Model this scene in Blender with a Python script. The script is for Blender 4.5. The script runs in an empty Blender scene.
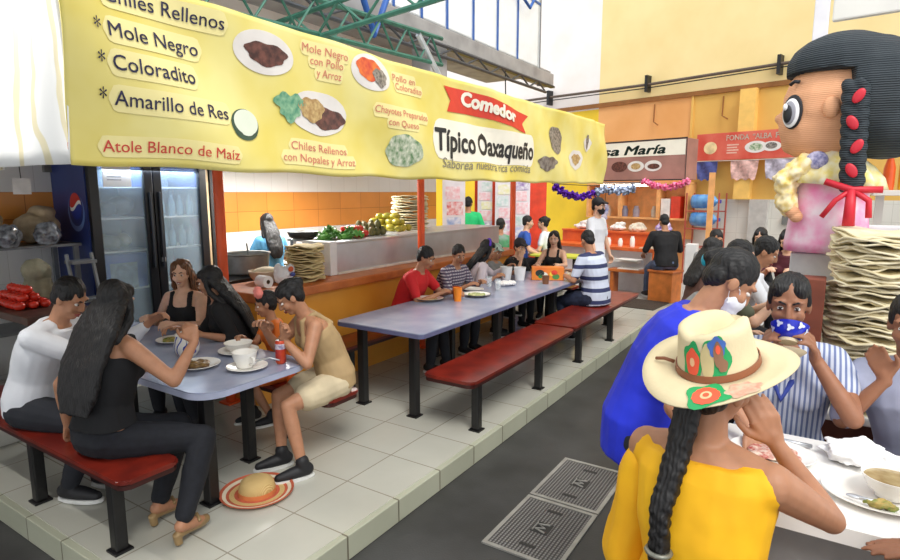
import bpy, bmesh, math, random
from mathutils import Vector as V, Matrix, noise as mnoise
PI=math.pi
random.seed(7)
S=bpy.context.scene; COL=S.collection
# ------------------------------------------------------------ camera, sky, light, exposure
cd=bpy.data.cameras.new('camera'); cam=bpy.data.objects.new('camera',cd); COL.objects.link(cam)
cd.sensor_width=36; cd.lens=36*580/900; cd.clip_start=.05; cd.clip_end=200
cam.location=(0,0,2.0); cam.rotation_euler=(math.radians(90-8.627),0,math.radians(32.934))
S.camera=cam
S.view_settings.view_transform='Standard'; S.view_settings.look='None'
S.view_settings.gamma=1; S.view_settings.use_curve_mapping=False
S.view_settings.exposure=0.5
w=bpy.data.worlds.new('sky'); S.world=w; w.use_nodes=True
nt=w.node_tree; bg=nt.nodes['Background']
bg.inputs['Color'].default_value=(.95,.98,1,1); bg.inputs['Strength'].default_value=0.95
def lamp(kind,name,loc,rot,energy,color=(1,1,1),size=1,size_y=None):
    l=bpy.data.lights.new(name,kind); l.energy=energy; l.color=color
    if kind=='AREA':
        l.shape='RECTANGLE'; l.size=size; l.size_y=size_y or size
    elif kind=='SUN': l.angle=size
    else: l.shadow_soft_size=size
    o=bpy.data.objects.new(name,l); COL.objects.link(o); o.location=loc; o.rotation_euler=rot; return o
# soft daylight falling through the high translucent roof over the aisle
lamp('SUN','sun',(6,-4,12),(math.radians(38),0,math.radians(48)),1.7,(1,.97,.92),math.radians(25))
# ------------------------------------------------------------ helpers
def lin(c): return tuple(((x/255)/12.92 if x/255<=.04045 else ((x/255+.055)/1.055)**2.4) for x in c)
MATS={}
def M(name,c=None,r=.6,metal=0,var=.12,sc=8.,emit=0,alpha=1,trans=0,bump=0,bsc=60.,spec=.5,c2=None,detail=4,sub=0):
    """a procedural material: colour c (sRGB) mottled towards c2 by noise, with optional bump"""
    if name in MATS: return MATS[name]
    m=bpy.data.materials.new(name); MATS[name]=m; m.use_nodes=True
    n=m.node_tree; b=n.nodes['Principled BSDF']; L=n.links.new
    tc=n.nodes.new('ShaderNodeTexCoord')
    ns=n.nodes.new('ShaderNodeTexNoise'); ns.inputs['Scale'].default_value=sc; ns.inputs['Detail'].default_value=detail
    L(tc.outputs['Object'],ns.inputs['Vector'])
    rp=n.nodes.new('ShaderNodeValToRGB'); a=lin(c)
    d=lin(c2) if c2 else tuple(max(0,x*(1-var*1.6)) for x in a)
    rp.color_ramp.elements[0].position=.32; rp.color_ramp.elements[1].position=.66
    rp.color_ramp.elements[0].color=(*d,1); rp.color_ramp.elements[1].color=(*[min(1,x*(1+(0 if c2 else var*.35))) for x in a],1)
    L(ns.outputs['Fac'],rp.inputs['Fac']); L(rp.outputs['Color'],b.inputs['Base Color'])
    b.inputs['Roughness'].default_value=r; b.inputs['Metallic'].default_value=metal
    b.inputs['Specular IOR Level'].default_value=spec
    if trans: b.inputs['Transmission Weight'].default_value=trans
    if alpha<1: b.inputs['Alpha'].default_value=alpha
    if sub: b.inputs['Subsurface Weight'].default_value=sub; b.inputs['Subsurface Radius'].default_value=(.02,.008,.004)
    if emit: L(rp.outputs['Color'],b.inputs['Emission Color']); b.inputs['Emission Strength'].default_value=emit
    if bump:
        n2=n.nodes.new('ShaderNodeTexNoise'); n2.inputs['Scale'].default_value=bsc; n2.inputs['Detail'].default_value=3
        L(tc.outputs['Object'],n2.inputs['Vector'])
        bp=n.nodes.new('ShaderNodeBump'); bp.inputs['Strength'].default_value=bump; bp.inputs['Distance'].default_value=.01
        L(n2.outputs['Fac'],bp.inputs['Height']); L(bp.outputs['Normal'],b.inputs['Normal'])
    return m
def Mwave(name,c1,c2,axis='Z',scale=5.,pos=.5,r=.7,dist=0.,bands='BANDS',coord='Object',bump=0,second=None):
    """stripes of c1 and c2 along an axis; second=(axis,scale,colour) lays a crossing stripe over"""
    if name in MATS: return MATS[name]
    m=bpy.data.materials.new(name); MATS[name]=m; m.use_nodes=True
    n=m.node_tree; b=n.nodes['Principled BSDF']; L=n.links.new; b.inputs['Roughness'].default_value=r
    tc=n.nodes.new('ShaderNodeTexCoord')
    def wv(ax,s):
        w=n.nodes.new('ShaderNodeTexWave'); w.wave_type=bands; w.inputs['Scale'].default_value=s; w.inputs['Distortion'].default_value=dist
        if bands=='BANDS': w.bands_direction=ax
        L(tc.outputs[coord],w.inputs['Vector']); return w
    w=wv(axis,scale)
    rp=n.nodes.new('ShaderNodeValToRGB'); e=rp.color_ramp.elements
    e[0].position=max(0,pos-.04); e[1].position=min(1,pos+.04); e[0].color=(*lin(c1),1); e[1].color=(*lin(c2),1)
    L(w.outputs['Fac'],rp.inputs['Fac']); out=rp.outputs['Color']
    if second:
        w2=wv(second[0],second[1]); mx=n.nodes.new('ShaderNodeMix'); mx.data_type='RGBA'
        rp2=n.nodes.new('ShaderNodeValToRGB'); rp2.color_ramp.elements[0].position=.45; rp2.color_ramp.elements[1].position=.55
        rp2.color_ramp.elements[1].color=(.6,.6,.6,1)
        L(w2.outputs['Fac'],rp2.inputs['Fac']); L(rp2.outputs['Color'],mx.inputs[0]); L(out,mx.inputs[6]); mx.inputs[7].default_value=(*lin(second[2]),1)
        out=mx.outputs[2]
    L(out,b.inputs['Base Color'])
    if bump:
        bp=n.nodes.new('ShaderNodeBump'); bp.inputs['Strength'].default_value=bump; bp.inputs['Distance'].default_value=.01
        L(w.outputs['Fac'],bp.inputs['Height']); L(bp.outputs['Normal'],b.inputs['Normal'])
    return m
def Mtile(name,c,grout,sx,sy,axes='XY',gw=.02,r=.35,var=.1,off=0.,origin=(0,0),bump=.25):
    """tiles of sx by sy metres on the plane of the given two axes"""
    if name in MATS: return MATS[name]
    m=bpy.data.materials.new(name); MATS[name]=m; m.use_nodes=True
    n=m.node_tree; b=n.nodes['Principled BSDF']; L=n.links.new; b.inputs['Roughness'].default_value=r
    ge=n.nodes.new('ShaderNodeNewGeometry'); sp=n.nodes.new('ShaderNodeSeparateXYZ'); L(ge.outputs['Position'],sp.inputs[0])
    cb=n.nodes.new('ShaderNodeCombineXYZ')
    for i,a in enumerate(axes):
        ad=n.nodes.new('ShaderNodeMath'); ad.operation='ADD'; ad.inputs[1].default_value=-origin[i]
        L(sp.outputs[a],ad.inputs[0]); L(ad.outputs[0],cb.inputs[i])
    br=n.nodes.new('ShaderNodeTexBrick'); br.offset=off; br.inputs['Scale'].default_value=1
    br.inputs['Brick Width'].default_value=sx; br.inputs['Row Height'].default_value=sy; br.inputs['Mortar Size'].default_value=gw*sx*.5; br.inputs['Mortar Smooth'].default_value=.2
    a=lin(c); br.inputs['Color1'].default_value=(*a,1); br.inputs['Color2'].default_value=(*[x*(1-var) for x in a],1); br.inputs['Mortar'].default_value=(*lin(grout),1)
    L(cb.outputs[0],br.inputs['Vector'])
    ns=n.nodes.new('ShaderNodeTexNoise'); ns.inputs['Scale'].default_value=1.7; ns.inputs['Detail'].default_value=6; L(ge.outputs['Position'],ns.inputs['Vector'])
    rp=n.nodes.new('ShaderNodeValToRGB'); rp.color_ramp.elements[0].color=(1-var,1-var,1-var*1.1,1); rp.color_ramp.elements[0].position=.35; rp.color_ramp.elements[1].position=.65
    L(ns.outputs['Fac'],rp.inputs['Fac'])
    mx=n.nodes.new('ShaderNodeMix'); mx.data_type='RGBA'; mx.blend_type='MULTIPLY'; mx.inputs[0].default_value=1
    L(br.outputs['Color'],mx.inputs[6]); L(rp.outputs['Color'],mx.inputs[7]); L(mx.outputs[2],b.inputs['Base Color'])
    bp=n.nodes.new('ShaderNodeBump'); bp.inputs['Strength'].default_value=bump; bp.inputs['Distance'].default_value=.004; bp.invert=True
    L(br.outputs['Fac'],bp.inputs['Height']); L(bp.outputs['Normal'],b.inputs['Normal'])
    return m
ORG={}
def BM(): return bmesh.new()
def link(name,me,parent=None):
    o=bpy.data.objects.new(name,me); COL.objects.link(o)
    if parent: o.parent=parent
    return o
def tag(o,label=None,cat=None,group=None,kind=None):
    if label: o['label']=label
    if cat: o['category']=cat
    if group: o['group']=group
    if kind: o['kind']=kind
    return o
def thing(name,label,cat,loc=(0,0,0),rotz=0,group=None,world=True):
    """an Empty at the base of a thing; with world=True its parts are given in world coordinates"""
    o=link(name,None); o.location=loc; o.rotation_euler=(0,0,rotz); o.empty_display_size=.1
    ORG[o.name]=V(loc) if world else V((0,0,0))
    return tag(o,label,cat,group)
def obj(name,bm,mat,parent=None,label=None,cat=None,group=None,kind=None,smooth=False,auto=None,keep=False):
    """bm becomes ONE mesh object"""
    bmesh.ops.recalc_face_normals(bm,faces=bm.faces)
    if parent: org=ORG.get(parent.name,V((0,0,0)))
    elif keep or not bm.verts: org=V((0,0,0))
    else:
        xs=[v.co for v in bm.verts]
        org=V(((min(v.x for v in xs)+max(v.x for v in xs))/2,(min(v.y for v in xs)+max(v.y for v in xs))/2,min(v.z for v in xs)))
    bmesh.ops.translate(bm,verts=bm.verts,vec=-org)
    me=bpy.data.meshes.new(name); bm.to_mesh(me); bm.free()
    for m in (mat if isinstance(mat,(list,tuple)) else [mat]): me.materials.append(m)
    if smooth or auto:
        for p in me.polygons: p.use_smooth=True
        if auto: me.set_sharp_from_angle(angle=math.radians(auto))
    o=link(name,me,parent)
    if parent: ORG[o.name]=org
    else: o.location=org; ORG[o.name]=org
    return tag(o,label,cat,group,kind)
def struct(name,bm,mat,parent=None,**k): return obj(name,bm,mat,parent,kind='structure',**k)
def dup(root,loc,rotz=None,label=None,group=None):
    """a copy of a thing with copies of its parts and sub-parts"""
    r=root.copy(); COL.objects.link(r); r.location=loc
    if rotz is not None: r.rotation_euler=(0,0,rotz)
    if label: r['label']=label
    if group: r['group']=group
    def kids(a,b):
        for ch in [c for c in KID.get(a.name,())]:
            c=ch.copy(); COL.objects.link(c); c.parent=b; c.matrix_parent_inverse=ch.matrix_parent_inverse; kids(ch,c)
    KID.clear()
    for o in COL.objects:
        if o.parent: KID.setdefault(o.parent.name,[]).append(o)
    kids(root,r); return r
KID={}
def frame(d,up=V((0,0,1))):
    d=V(d).normalized(); x=d.cross(up)
    if x.length<1e-4: x=d.cross(V((0,1,0)))
    x.normalize(); y=x.cross(d).normalized(); return x,y,d
def ring(bm,c,x,y,rx,ry,n,sq=2.):
    vs=[]
    for i in range(n):
        a=2*PI*i/n; ca,sa=math.cos(a),math.sin(a)
        if sq!=2.: ca=math.copysign(abs(ca)**(2/sq),ca); sa=math.copysign(abs(sa)**(2/sq),sa)
        vs.append(bm.verts.new(V(c)+x*rx*ca+y*ry*sa))
    return vs
def skin(bm,rings,cap=True,mi=0,closed=False):
    fs=[]; n=len(rings[0]); R=rings+[rings[0]] if closed else rings
    for a,b in zip(R[:-1],R[1:]):
        for i in range(n):
            j=(i+1)%n; fs.append(bm.faces.new((a[i],a[j],b[j],b[i])))
    if cap and not closed:
        fs.append(bm.faces.new(rings[0][::-1])); fs.append(bm.faces.new(rings[-1]))
    for f in fs: f.material_index=mi
    return fs
def box(bm,c,s,rz=0,bev=0,mi=0,rx=0,ry=0):
    r=bmesh.ops.create_cube(bm,size=1); vs=r['verts']
    m=Matrix.Translation(c)@Matrix.Rotation(rz,4,'Z')@Matrix.Rotation(ry,4,'Y')@Matrix.Rotation(rx,4,'X')@Matrix.Diagonal((*s,1))
    bmesh.ops.transform(bm,matrix=m,verts=vs)
    fs={f for v in vs for f in v.link_faces}
    for f in fs: f.material_index=mi
    if bev:
        es=list({e for v in vs for e in v.link_edges})
        q=bmesh.ops.bevel(bm,geom=es,offset=bev,segments=2,affect='EDGES',profile=.6)
        for f in q['faces']: f.material_index=mi
    return bm
def bx(bm,x0,x1,y0,y1,z0,z1,bev=0,mi=0): return box(bm,((x0+x1)/2,(y0+y1)/2,(z0+z1)/2),(abs(x1-x0),abs(y1-y0),abs(z1-z0)),0,bev,mi)
def cone(bm,a,b,ra,rb=None,n=14,mi=0,cap=True):
    a,b=V(a),V(b); rb=ra if rb is None else rb; x,y,d=frame(b-a)
    skin(bm,[ring(bm,a,x,y,ra,ra,n),ring(bm,b,x,y,rb,rb,n)],cap,mi); return bm
def tube(bm,pts,r,n=8,mi=0,closed=False):
    pts=[V(p) for p in pts]; rs=[]; N=len(pts)
    px=None
    for i,p in enumerate(pts):
        a=pts[(i-1)%N] if (closed or i>0) else p; b=pts[(i+1)%N] if (closed or i<N-1) else p
        d=(b-a).normalized()
        if px is None: x,y,_=frame(d)
        else:
            x=(px-d*px.dot(d)).normalized(); y=x.cross(d).normalized()
        px=x; rr=r[i] if isinstance(r,(list,tuple)) else r
        rs.append(ring(bm,p,x,y,rr,rr,n))
    skin(bm,rs,True,mi,closed); return bm
def lathe(bm,prof,c=(0,0,0),n=28,mi=0,sx=1,sy=1,closed=False):
    """profile of (radius, height); a radius of 0 closes it"""
    c=V(c); rs=[]
    for r,z in prof:
        rs.append(ring(bm,c+V((0,0,z)),V((1,0,0)),V((0,1,0)),max(r,.0004)*sx,max(r,.0004)*sy,n))
    skin(bm,rs,not closed,mi,closed); return bm
def ball(bm,c,r,u=14,v=9,mi=0,mat=None):
    q=bmesh.ops.create_uvsphere(bm,u_segments=u,v_segments=v,radius=1); rr=r if isinstance(r,(tuple,list)) else (r,r,r)
    m=Matrix.Translation(c)@(mat.to_4x4() if mat else Matrix.Identity(4))@Matrix.Diagonal((*rr,1))
    bmesh.ops.transform(bm,matrix=m,verts=q['verts'])
    for vv in q['verts']:
        for f in vv.link_faces: f.material_index=mi
    return bm
def prism(bm,pts,z0,z1,bev=0,mi=0):
    """polygon in plan, extruded from z0 to z1"""
    lo=[bm.verts.new((p[0],p[1],z0)) for p in pts]; hi=[bm.verts.new((p[0],p[1],z1)) for p in pts]
    fs=skin(bm,[lo,hi],True,mi)
    if bev: bmesh.ops.bevel(bm,geom=list({e for f in fs for e in f.edges if abs(e.verts[0].co.z-e.verts[1].co.z)<1e-5}),offset=bev,segments=2,affect='EDGES')
    return bm
def rrect(x0,x1,y0,y1,r,n=6):
    out=[]
    for cx,cy,a in ((x1-r,y1-r,0),(x0+r,y1-r,PI/2),(x0+r,y0+r,PI),(x1-r,y0+r,1.5*PI)):
        for k in range(n+1):
            t=a+PI/2*k/n; out.append((cx+r*math.cos(t),cy+r*math.sin(t)))
    return out
def quadgrid(bm,fn,nu,nv,mi=0):
    g=[[bm.verts.new(fn(i/nu,j/nv)) for j in range(nv+1)] for i in range(nu+1)]
    for i in range(nu):
        for j in range(nv):
            f=bm.faces.new((g[i][j],g[i+1][j],g[i+1][j+1],g[i][j+1])); f.material_index=mi
    return bm
def sheet(bm,fn,nu,nv,th,nrm,mi=0):
    """a thin solid sheet: fn(u,v) and the same moved by nrm*th"""
    nrm=V(nrm).normalized()*th
    A=[[bm.verts.new(fn(i/nu,j/nv)) for j in range(nv+1)] for i in range(nu+1)]
    B=[[bm.verts.new(V(fn(i/nu,j/nv))+nrm) for j in range(nv+1)] for i in range(nu+1)]
    F=[]
    for i in range(nu):
        for j in range(nv):
            F.append(bm.faces.new((A[i][j],A[i+1][j],A[i+1][j+1],A[i][j+1]))); F.append(bm.faces.new((B[i][j],B[i][j+1],B[i+1][j+1],B[i+1][j])))
    for i in range(nu):
        F.append(bm.faces.new((A[i][0],B[i][0],B[i+1][0],A[i+1][0]))); F.append(bm.faces.new((A[i][nv],A[i+1][nv],B[i+1][nv],B[i][nv])))
    for j in range(nv):
        F.append(bm.faces.new((A[0][j],A[0][j+1],B[0][j+1],B[0][j]))); F.append(bm.faces.new((A[nu][j],B[nu][j],B[nu][j+1],A[nu][j+1])))
    for f in F: f.material_index=mi
    return bm
def remesh(bm,vox,smooth=3,noise=0,nsc=14.,stretch=None,seed=0):
    """union of the overlapping solids in bm as one smooth surface (bmesh)"""
    bmesh.ops.recalc_face_normals(bm,faces=bm.faces)
    me=bpy.data.meshes.new('tmp'); bm.to_mesh(me); bm.free()
    o=link('tmp',me); r=o.modifiers.new('r','REMESH'); r.mode='VOXEL'; r.voxel_size=vox; r.use_smooth_shade=True
    if smooth:
        s=o.modifiers.new('s','SMOOTH'); s.factor=.5; s.iterations=smooth
    dg=bpy.context.evaluated_depsgraph_get(); dg.update()
    m2=bpy.data.meshes.new_from_object(o.evaluated_get(dg))
    bpy.data.objects.remove(o); bpy.data.meshes.remove(me)
    b=bmesh.new(); b.from_mesh(m2); bpy.data.meshes.remove(m2)
    if noise:
        b.normal_update(); off=V((seed*3.1,seed*1.7,0)); st=V(stretch or (1,1,1))
        for v in b.verts:
            q=V((v.co.x*st.x,v.co.y*st.y,v.co.z*st.z))*nsc+off
            v.co+=v.normal*noise*(mnoise.noise(q)+.5*mnoise.noise(q*2.1))
    return b
TXT={}
def text_bm(body,size=1,bold=0.,align='LEFT',depth=0.,shear=0,res=3):
    """lettering as a mesh in the XY plane, baseline at 0"""
    cu=bpy.data.curves.new('t','FONT'); cu.body=body; cu.size=size; cu.align_x=align; cu.extrude=depth; cu.shear=shear; cu.resolution_u=res
    o=link('t',cu); dg=bpy.context.evaluated_depsgraph_get(); dg.update()
    me=bpy.data.meshes.new_from_object(o.evaluated_get(dg)); b=bmesh.new(); b.from_mesh(me)
    bpy.data.objects.remove(o); bpy.data.curves.remove(cu); bpy.data.meshes.remove(me)
    if bold:   # heavier strokes: the outline repeated around a small circle
        geo=b.verts[:]+b.edges[:]+b.faces[:]
        for k in range(8):
            q=bmesh.ops.duplicate(b,geom=geo)['geom']; a=2*PI*k/8
            bmesh.ops.translate(b,verts=[v for v in q if isinstance(v,bmesh.types.BMVert)],vec=(bold*size*math.cos(a),bold*size*math.sin(a),.00002*k))
    return b
def place(bm,fn):
    for v in bm.verts: v.co=fn(v.co)
    return bm
# ------------------------------------------------------------ people
SK={'tan':(178,128,98),'light':(222,176,148),'brown':(154,106,80),'pale':(208,160,130)}
def skin_mat(k): return M('skin_'+k,SK[k],r=.5,var=.07,sc=22,sub=.12,spec=.35)
HAIR=lambda: Mwave('black_hair',(9,8,10),(22,19,20),'X',26,.5,r=.58,dist=6,bump=.3)
def hair_mat(k): return HAIR() if k=='black' else Mwave('brown_hair',(70,42,24),(128,84,52),'X',26,.5,r=.45,dist=6,bump=.35)
def limb(bm,pts,rs,n=14):
    """a tapering limb with rounded ends through the points"""
    pts=[V(p) for p in pts]
    tube(bm,pts,rs,n); ball(bm,pts[0],rs[0],12,8); ball(bm,pts[-1],rs[-1],12,8)
def loft(bm,rings,n=20):
    skin(bm,[ring(bm,c,x,y,rx,ry,n,2.4) for c,x,y,rx,ry in rings])
def ik(a,t,l1,l2,pole):
    a,t,pole=V(a),V(t),V(pole); d=t-a; L=min(d.length,(l1+l2)*.995); d=d.normalized()
    x=(l1*l1-l2*l2+L*L)/(2*L); h=math.sqrt(max(0,l1*l1-x*x)); p=pole-d*pole.dot(d)
    p=p.normalized() if p.length>1e-5 else V((0,0,1))
    return a+d*x+p*h, a+d*L
def hand(bm,wr,hd,pn,side,curl=.5,s=1.,spread=.16,thumb=.5):
    """palm, four jointed fingers of unequal length and a thumb from the side of the palm"""
    hd=V(hd).normalized(); pn=V(pn); pn=(pn-hd*pn.dot(hd)).normalized(); td=hd.cross(pn)*(1 if side>0 else -1)
    wr=V(wr)
    limb(bm,[wr-hd*.01,wr+hd*.03*s],[.021*s,.022*s],10)
    segs=((.036,.042,.026,.021),(.012,.047,.03,.022),(-.012,.043,.027,.021),(-.034,.033,.021,.018))
    for i,(o,a,b,c) in enumerate(segs):
        k=wr+hd*(.088-.006*abs(i-1))*s+td*o*s*.92
        limb(bm,[wr+hd*.015*s+td*o*.45*s,k],[.015*s,.0125*s],8)
        d=(hd+td*(o*spread*18*.16)).normalized(); pts=[k]; rr=[.0105*s]
        ang=0
        for L,r,q in ((a,.0095,.8),(b,.0085,1.05),(c,.0072,.7)):
            ang+=curl*q; dd=d*math.cos(ang)+pn*math.sin(ang); pts.append(pts[-1]+dd*L*s); rr.append(r*s)
        limb(bm,pts,rr,8)
    b=wr+hd*.022*s+td*.02*s
    d1=(hd*.62+td*.72+pn*.22*thumb).normalized(); k1=b+d1*.048*s; d2=(hd*.85+td*.28+pn*thumb*.8).normalized(); k2=k1+d2*.034*s; d3=(hd*.9+pn*thumb*1.1).normalized()
    limb(bm,[b,k1,k2,k2+d3*.026*s],[.0165*s,.0125*s,.011*s,.0085*s],8)
def person(label,loc,rotz,hz=.56,lean=.15,roll=0,twist=0,yaw=0,pitch=.1,hroll=0,male=False,fat=1.,skin_c='tan',scale=1.,
           L=None,R=None,Lp=None,Rp=None,Lh=None,Rh=None,curl=.7,Lcurl=None,Rcurl=None,
           lf=(-.11,.42,.08),rf=(.11,.42,.08),kp=(0,.7,1),vox=.009,hair='short',hair_c='black',hairlen=.35,hairw=0.,
           top=None,sleeve=.6,bottom=None,legs=1.95,shoe=None,heel=False,mask=None,extra=None,group=None,legless=False,hair_path=None,tank=False,top_low=-.06,slope=0.,cat='person',ground=0,smile=False,shoesole=None,Wt=None,neck_low=False):
    """A seated or standing figure. Local frame: y forward, x to its right, z up from the ground it is on. L, R are the wrists."""
    k=scale
    if Wt:
        Mi=(Matrix.Translation(loc)@Matrix.Rotation(rotz,4,'Z')).inverted(); Wt={a:Mi@V(p) for a,p in Wt.items()}
        L=Wt.get('L',L); R=Wt.get('R',R); lf=Wt.get('lf',lf); rf=Wt.get('rf',rf)
    root=thing('person',label,cat,loc,rotz,group,world=False)
    def dr(a): return V((math.sin(roll),math.sin(a),math.cos(a))).normalized()
    P=V((0,0,hz)); w1=P+dr(lean*.45)*.17*k; ch=w1+dr(lean)*.2*k; nb=ch+dr(lean*1.15)*.17*k; nk=nb+dr(lean*.6+pitch*.3)*.075*k
    R0=Matrix.Rotation(-twist,3,'Z'); X0=V((1,0,0)); X1=R0@X0
    def fr(ax,a):
        z=dr(a); x=(ax-z*ax.dot(z)).normalized(); return x,z.cross(x).normalized()
    f0,f1,f2=fr(X0,lean*.2),fr((X0+X1)/2,lean*.7),fr(X1,lean)
    g=fat*k; sw=.185 if male else .165
    TR=[(P+V((0,0,-.10))*k,*f0,.115*g,.095*g),(P+V((0,0,-.03))*k,*f0,.165*g,.125*g),(P+V((0,0,.05))*k,*f0,.165*g,.12*g),(w1,*f1,(.145 if male else .128)*g,.105*g),
        (w1.lerp(ch,.6),*f2,(.165 if male else .148)*g,.115*g),(ch+f2[1]*.008*k,*f2,(.178 if male else .158)*g,.118*g),(ch.lerp(nb,.5),*f2,(.18 if male else .158)*g,.10*g),(ch.lerp(nb,.82),*f2,.125*k,.08*k),(nb,*f2,.065*k,.062*k)]
    body=BM(); loft(body,TR)
    if not male:
        for sx in (-1,1): ball(body,ch+X1*sx*.075*g+f2[1]*.085*g-dr(lean)*.01*k,(.062*g,.055*g,.062*g))
    limb(body,[nb-dr(lean)*.03*k,nk+dr(pitch)*.05*k],[.058*k,.05*k])
    # head
    HM=(Matrix.Rotation(-yaw,3,'Z')@Matrix.Rotation(-pitch,3,'X')@Matrix.Rotation(hroll,3,'Y'))
    hk=k*.95*(1 if k>.9 else 1.1); HC=nk+HM@V((0,.018,.098))*hk
    def h(x,y,z): return HC+HM@V((x,y,z))*hk
    def hb(b,c,r,u=16,v=11): ball(b,h(*c),tuple(q*hk for q in r),u,v,mat=HM)
    hb(body,(0,-.012,.03),(.074,.094,.092)); hb(body,(0,.02,-.032),(.061,.07,.08)); hb(body,(0,.052,-.095),(.032,.03,.024)); hb(body,(0,.01,-.075),(.052,.06,.04))
    for s in (-1,1):
        hb(body,(s*.036,.058,-.03),(.028,.028,.03)); hb(body,(s*.077,-.008,-.008),(.011,.022,.032)); hb(body,(s*.033,.074,.032),(.03,.016,.011)); hb(body,(s*.013,.091,-.034),(.012,.012,.009))
    limb(body,[h(0,.085,.018),h(0,.104,-.03)],[.010*hk,.0145*hk],10)
    hb(body,(0,.078,-.068),(.026,.016,.012))
    # arms
    ua,fa=.285*k,.25*k; J={}
    for s,T,pole,hh,cu in ((-1,L,Lp,Lh,Lcurl),(1,R,Rp,Rh,Rcurl)):
        sh=nb-dr(lean)*.062*k+X1*s*sw*g*.95
        T=V(T) if T else sh+V((s*.05,.28,-.35))*k
        pole=V(pole) if pole else V((s*.6,-.35,-1))
        e,wr=ik(sh,T,ua,fa,pole); J[s]=(sh,e,wr)
        limb(body,[sh,sh.lerp(e,.35),e],[.052*g,.047*g,.036*k]); limb(body,[e,e.lerp(wr,.3),wr],[.037*k,.037*k,.0235*k])
        limb(body,[nb-dr(lean)*.03*k+X1*s*.05*k,sh],[.05*k,.052*k])
        hd=V(hh[0]) if hh and hh[0] else (wr-e); pn=V(hh[1]) if hh and hh[1] else V((-s*.5,.2,-1))
        hand(body,wr,hd,pn,s,cu if cu is not None else curl,k)
    # legs
    tl,sl=.43*k,.42*k; G={}
    if not legless:
        for s,F in ((-1,lf),(1,rf)):
            hp=P+V((s*.088*g,0,-.03*k)); F=V(F); kn,an=ik(hp,F,tl,sl,V(kp)); G[s]=(hp,kn,an)
            limb(body,[hp,hp.lerp(kn,.4),kn],[.088*g,.078*g,.054*k]); limb(body,[kn,kn.lerp(an,.3),an],[.052*k,.053*k,.034*k])
            sd=(an-kn); fwd=V((sd.x,sd.y,0)); fwd=V((0,1,0)) if fwd.length<.15*k or not heel else V((0,1,0))
            tz=-.055*k if not heel else -.095*k
            limb(body,[an+V((0,-.025,-.035))*k,an+V((0,.07,-.04))*k+V((0,0,(tz+.055*k)*.6)),an+V((0,.15,-.052))*k+V((0,0,tz+.055*k))],[.034*k,.032*k,.022*k])
    obj('body',remesh(body,vox,3),skin_mat(skin_c),root,smooth=True)
    seed=random.random()*50
    # clothes
    def puff(b,inf,i0,i1):
        loft(b,[(c,x,y,rx+inf*k,ry+inf*k) for c,x,y,rx,ry in TR[i0:i1]])
    cv=max(vox,.009)
    if top:
        b=BM(); TT=list(TR); inf=.015
        lo=(P+V((0,0,top_low))*k,*f0,.168*g,.128*g)
        rr=[lo]+TR[2:8]+([] if tank else [(nb-dr(lean)*.012*k,*f2,.082*k,.078*k)])
        if tank: rr=[lo]+TR[2:6]+[(ch.lerp(nb,.3),*f2,.15*g,.1*g)]
        if neck_low: rr=[lo]+TR[2:7]+[(ch.lerp(nb,.80),*f2,.15*k,.088*k)]
        loft(b,[(c,x,y,rx+inf*k,ry+inf*k) for c,x,y,rx,ry in rr])
        if not male:
            for sx in (-1,1): ball(b,ch+X1*sx*.075*g+f2[1]*.09*g-dr(lean)*.01*k,(.07*g,.062*g,.07*g))
        for s in (-1,1):
            sh,e,wr=J[s]
            if tank:
                q=ch.lerp(nb,.95)+X1*s*.085*k
                limb(b,[ch.lerp(nb,.25)+X1*s*.09*k-f2[1]*.105*g,q-f2[1]*.055*k,q+f2[1]*.05*k,ch.lerp(nb,.1)+X1*s*.09*k+f2[1]*.12*g],[.022*k]*4); continue
            if neck_low: limb(b,[nb-dr(lean)*.06*k+X1*s*.115*k,sh-X1*s*.022*k-dr(lean)*.012*k],[.058*k,.062*g])
            else: limb(b,[nb-dr(lean)*.035*k+X1*s*.05*k,sh],[.056*k,.058*g])
            if sleeve>0:
                u=min(1,sleeve); limb(b,[sh,sh.lerp(e,u*.5),sh.lerp(e,u)],[.06*g,.059*g,.057*k])
                if sleeve>1: limb(b,[e,e.lerp(wr,(sleeve-1)*.5),e.lerp(wr,sleeve-1)],[.058*k,.052*k,.04*k])
        obj('top',remesh(b,cv,2,.006*k,11,(1,1,.6),seed),top,root,smooth=True)
    if bottom:
        b=BM(); inf=.009
        loft(b,[(c,x,y,rx+inf*k,ry+inf*k) for c,x,y,rx,ry in TR[0:3]])
        if not legless:
            for s in (-1,1):
                hp,kn,an=G[s]; u=min(1,legs); wd=1.25 if legs<1 else 1
                limb(b,[hp,hp.lerp(kn,u*.5),hp.lerp(kn,u)],[.105*g,.094*g*wd**.5,(.098-.03*u)*k*wd])
                if legs>1: limb(b,[kn,kn.lerp(an,(legs-1)*.45),kn.lerp(an,legs-1)],[.07*k,.068*k,.052*k])
        obj('bottom' if legs>1 else 'shorts',remesh(b,cv,2,.006*k,11,(1,1,.6),seed+9),bottom,root,smooth=True)
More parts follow.
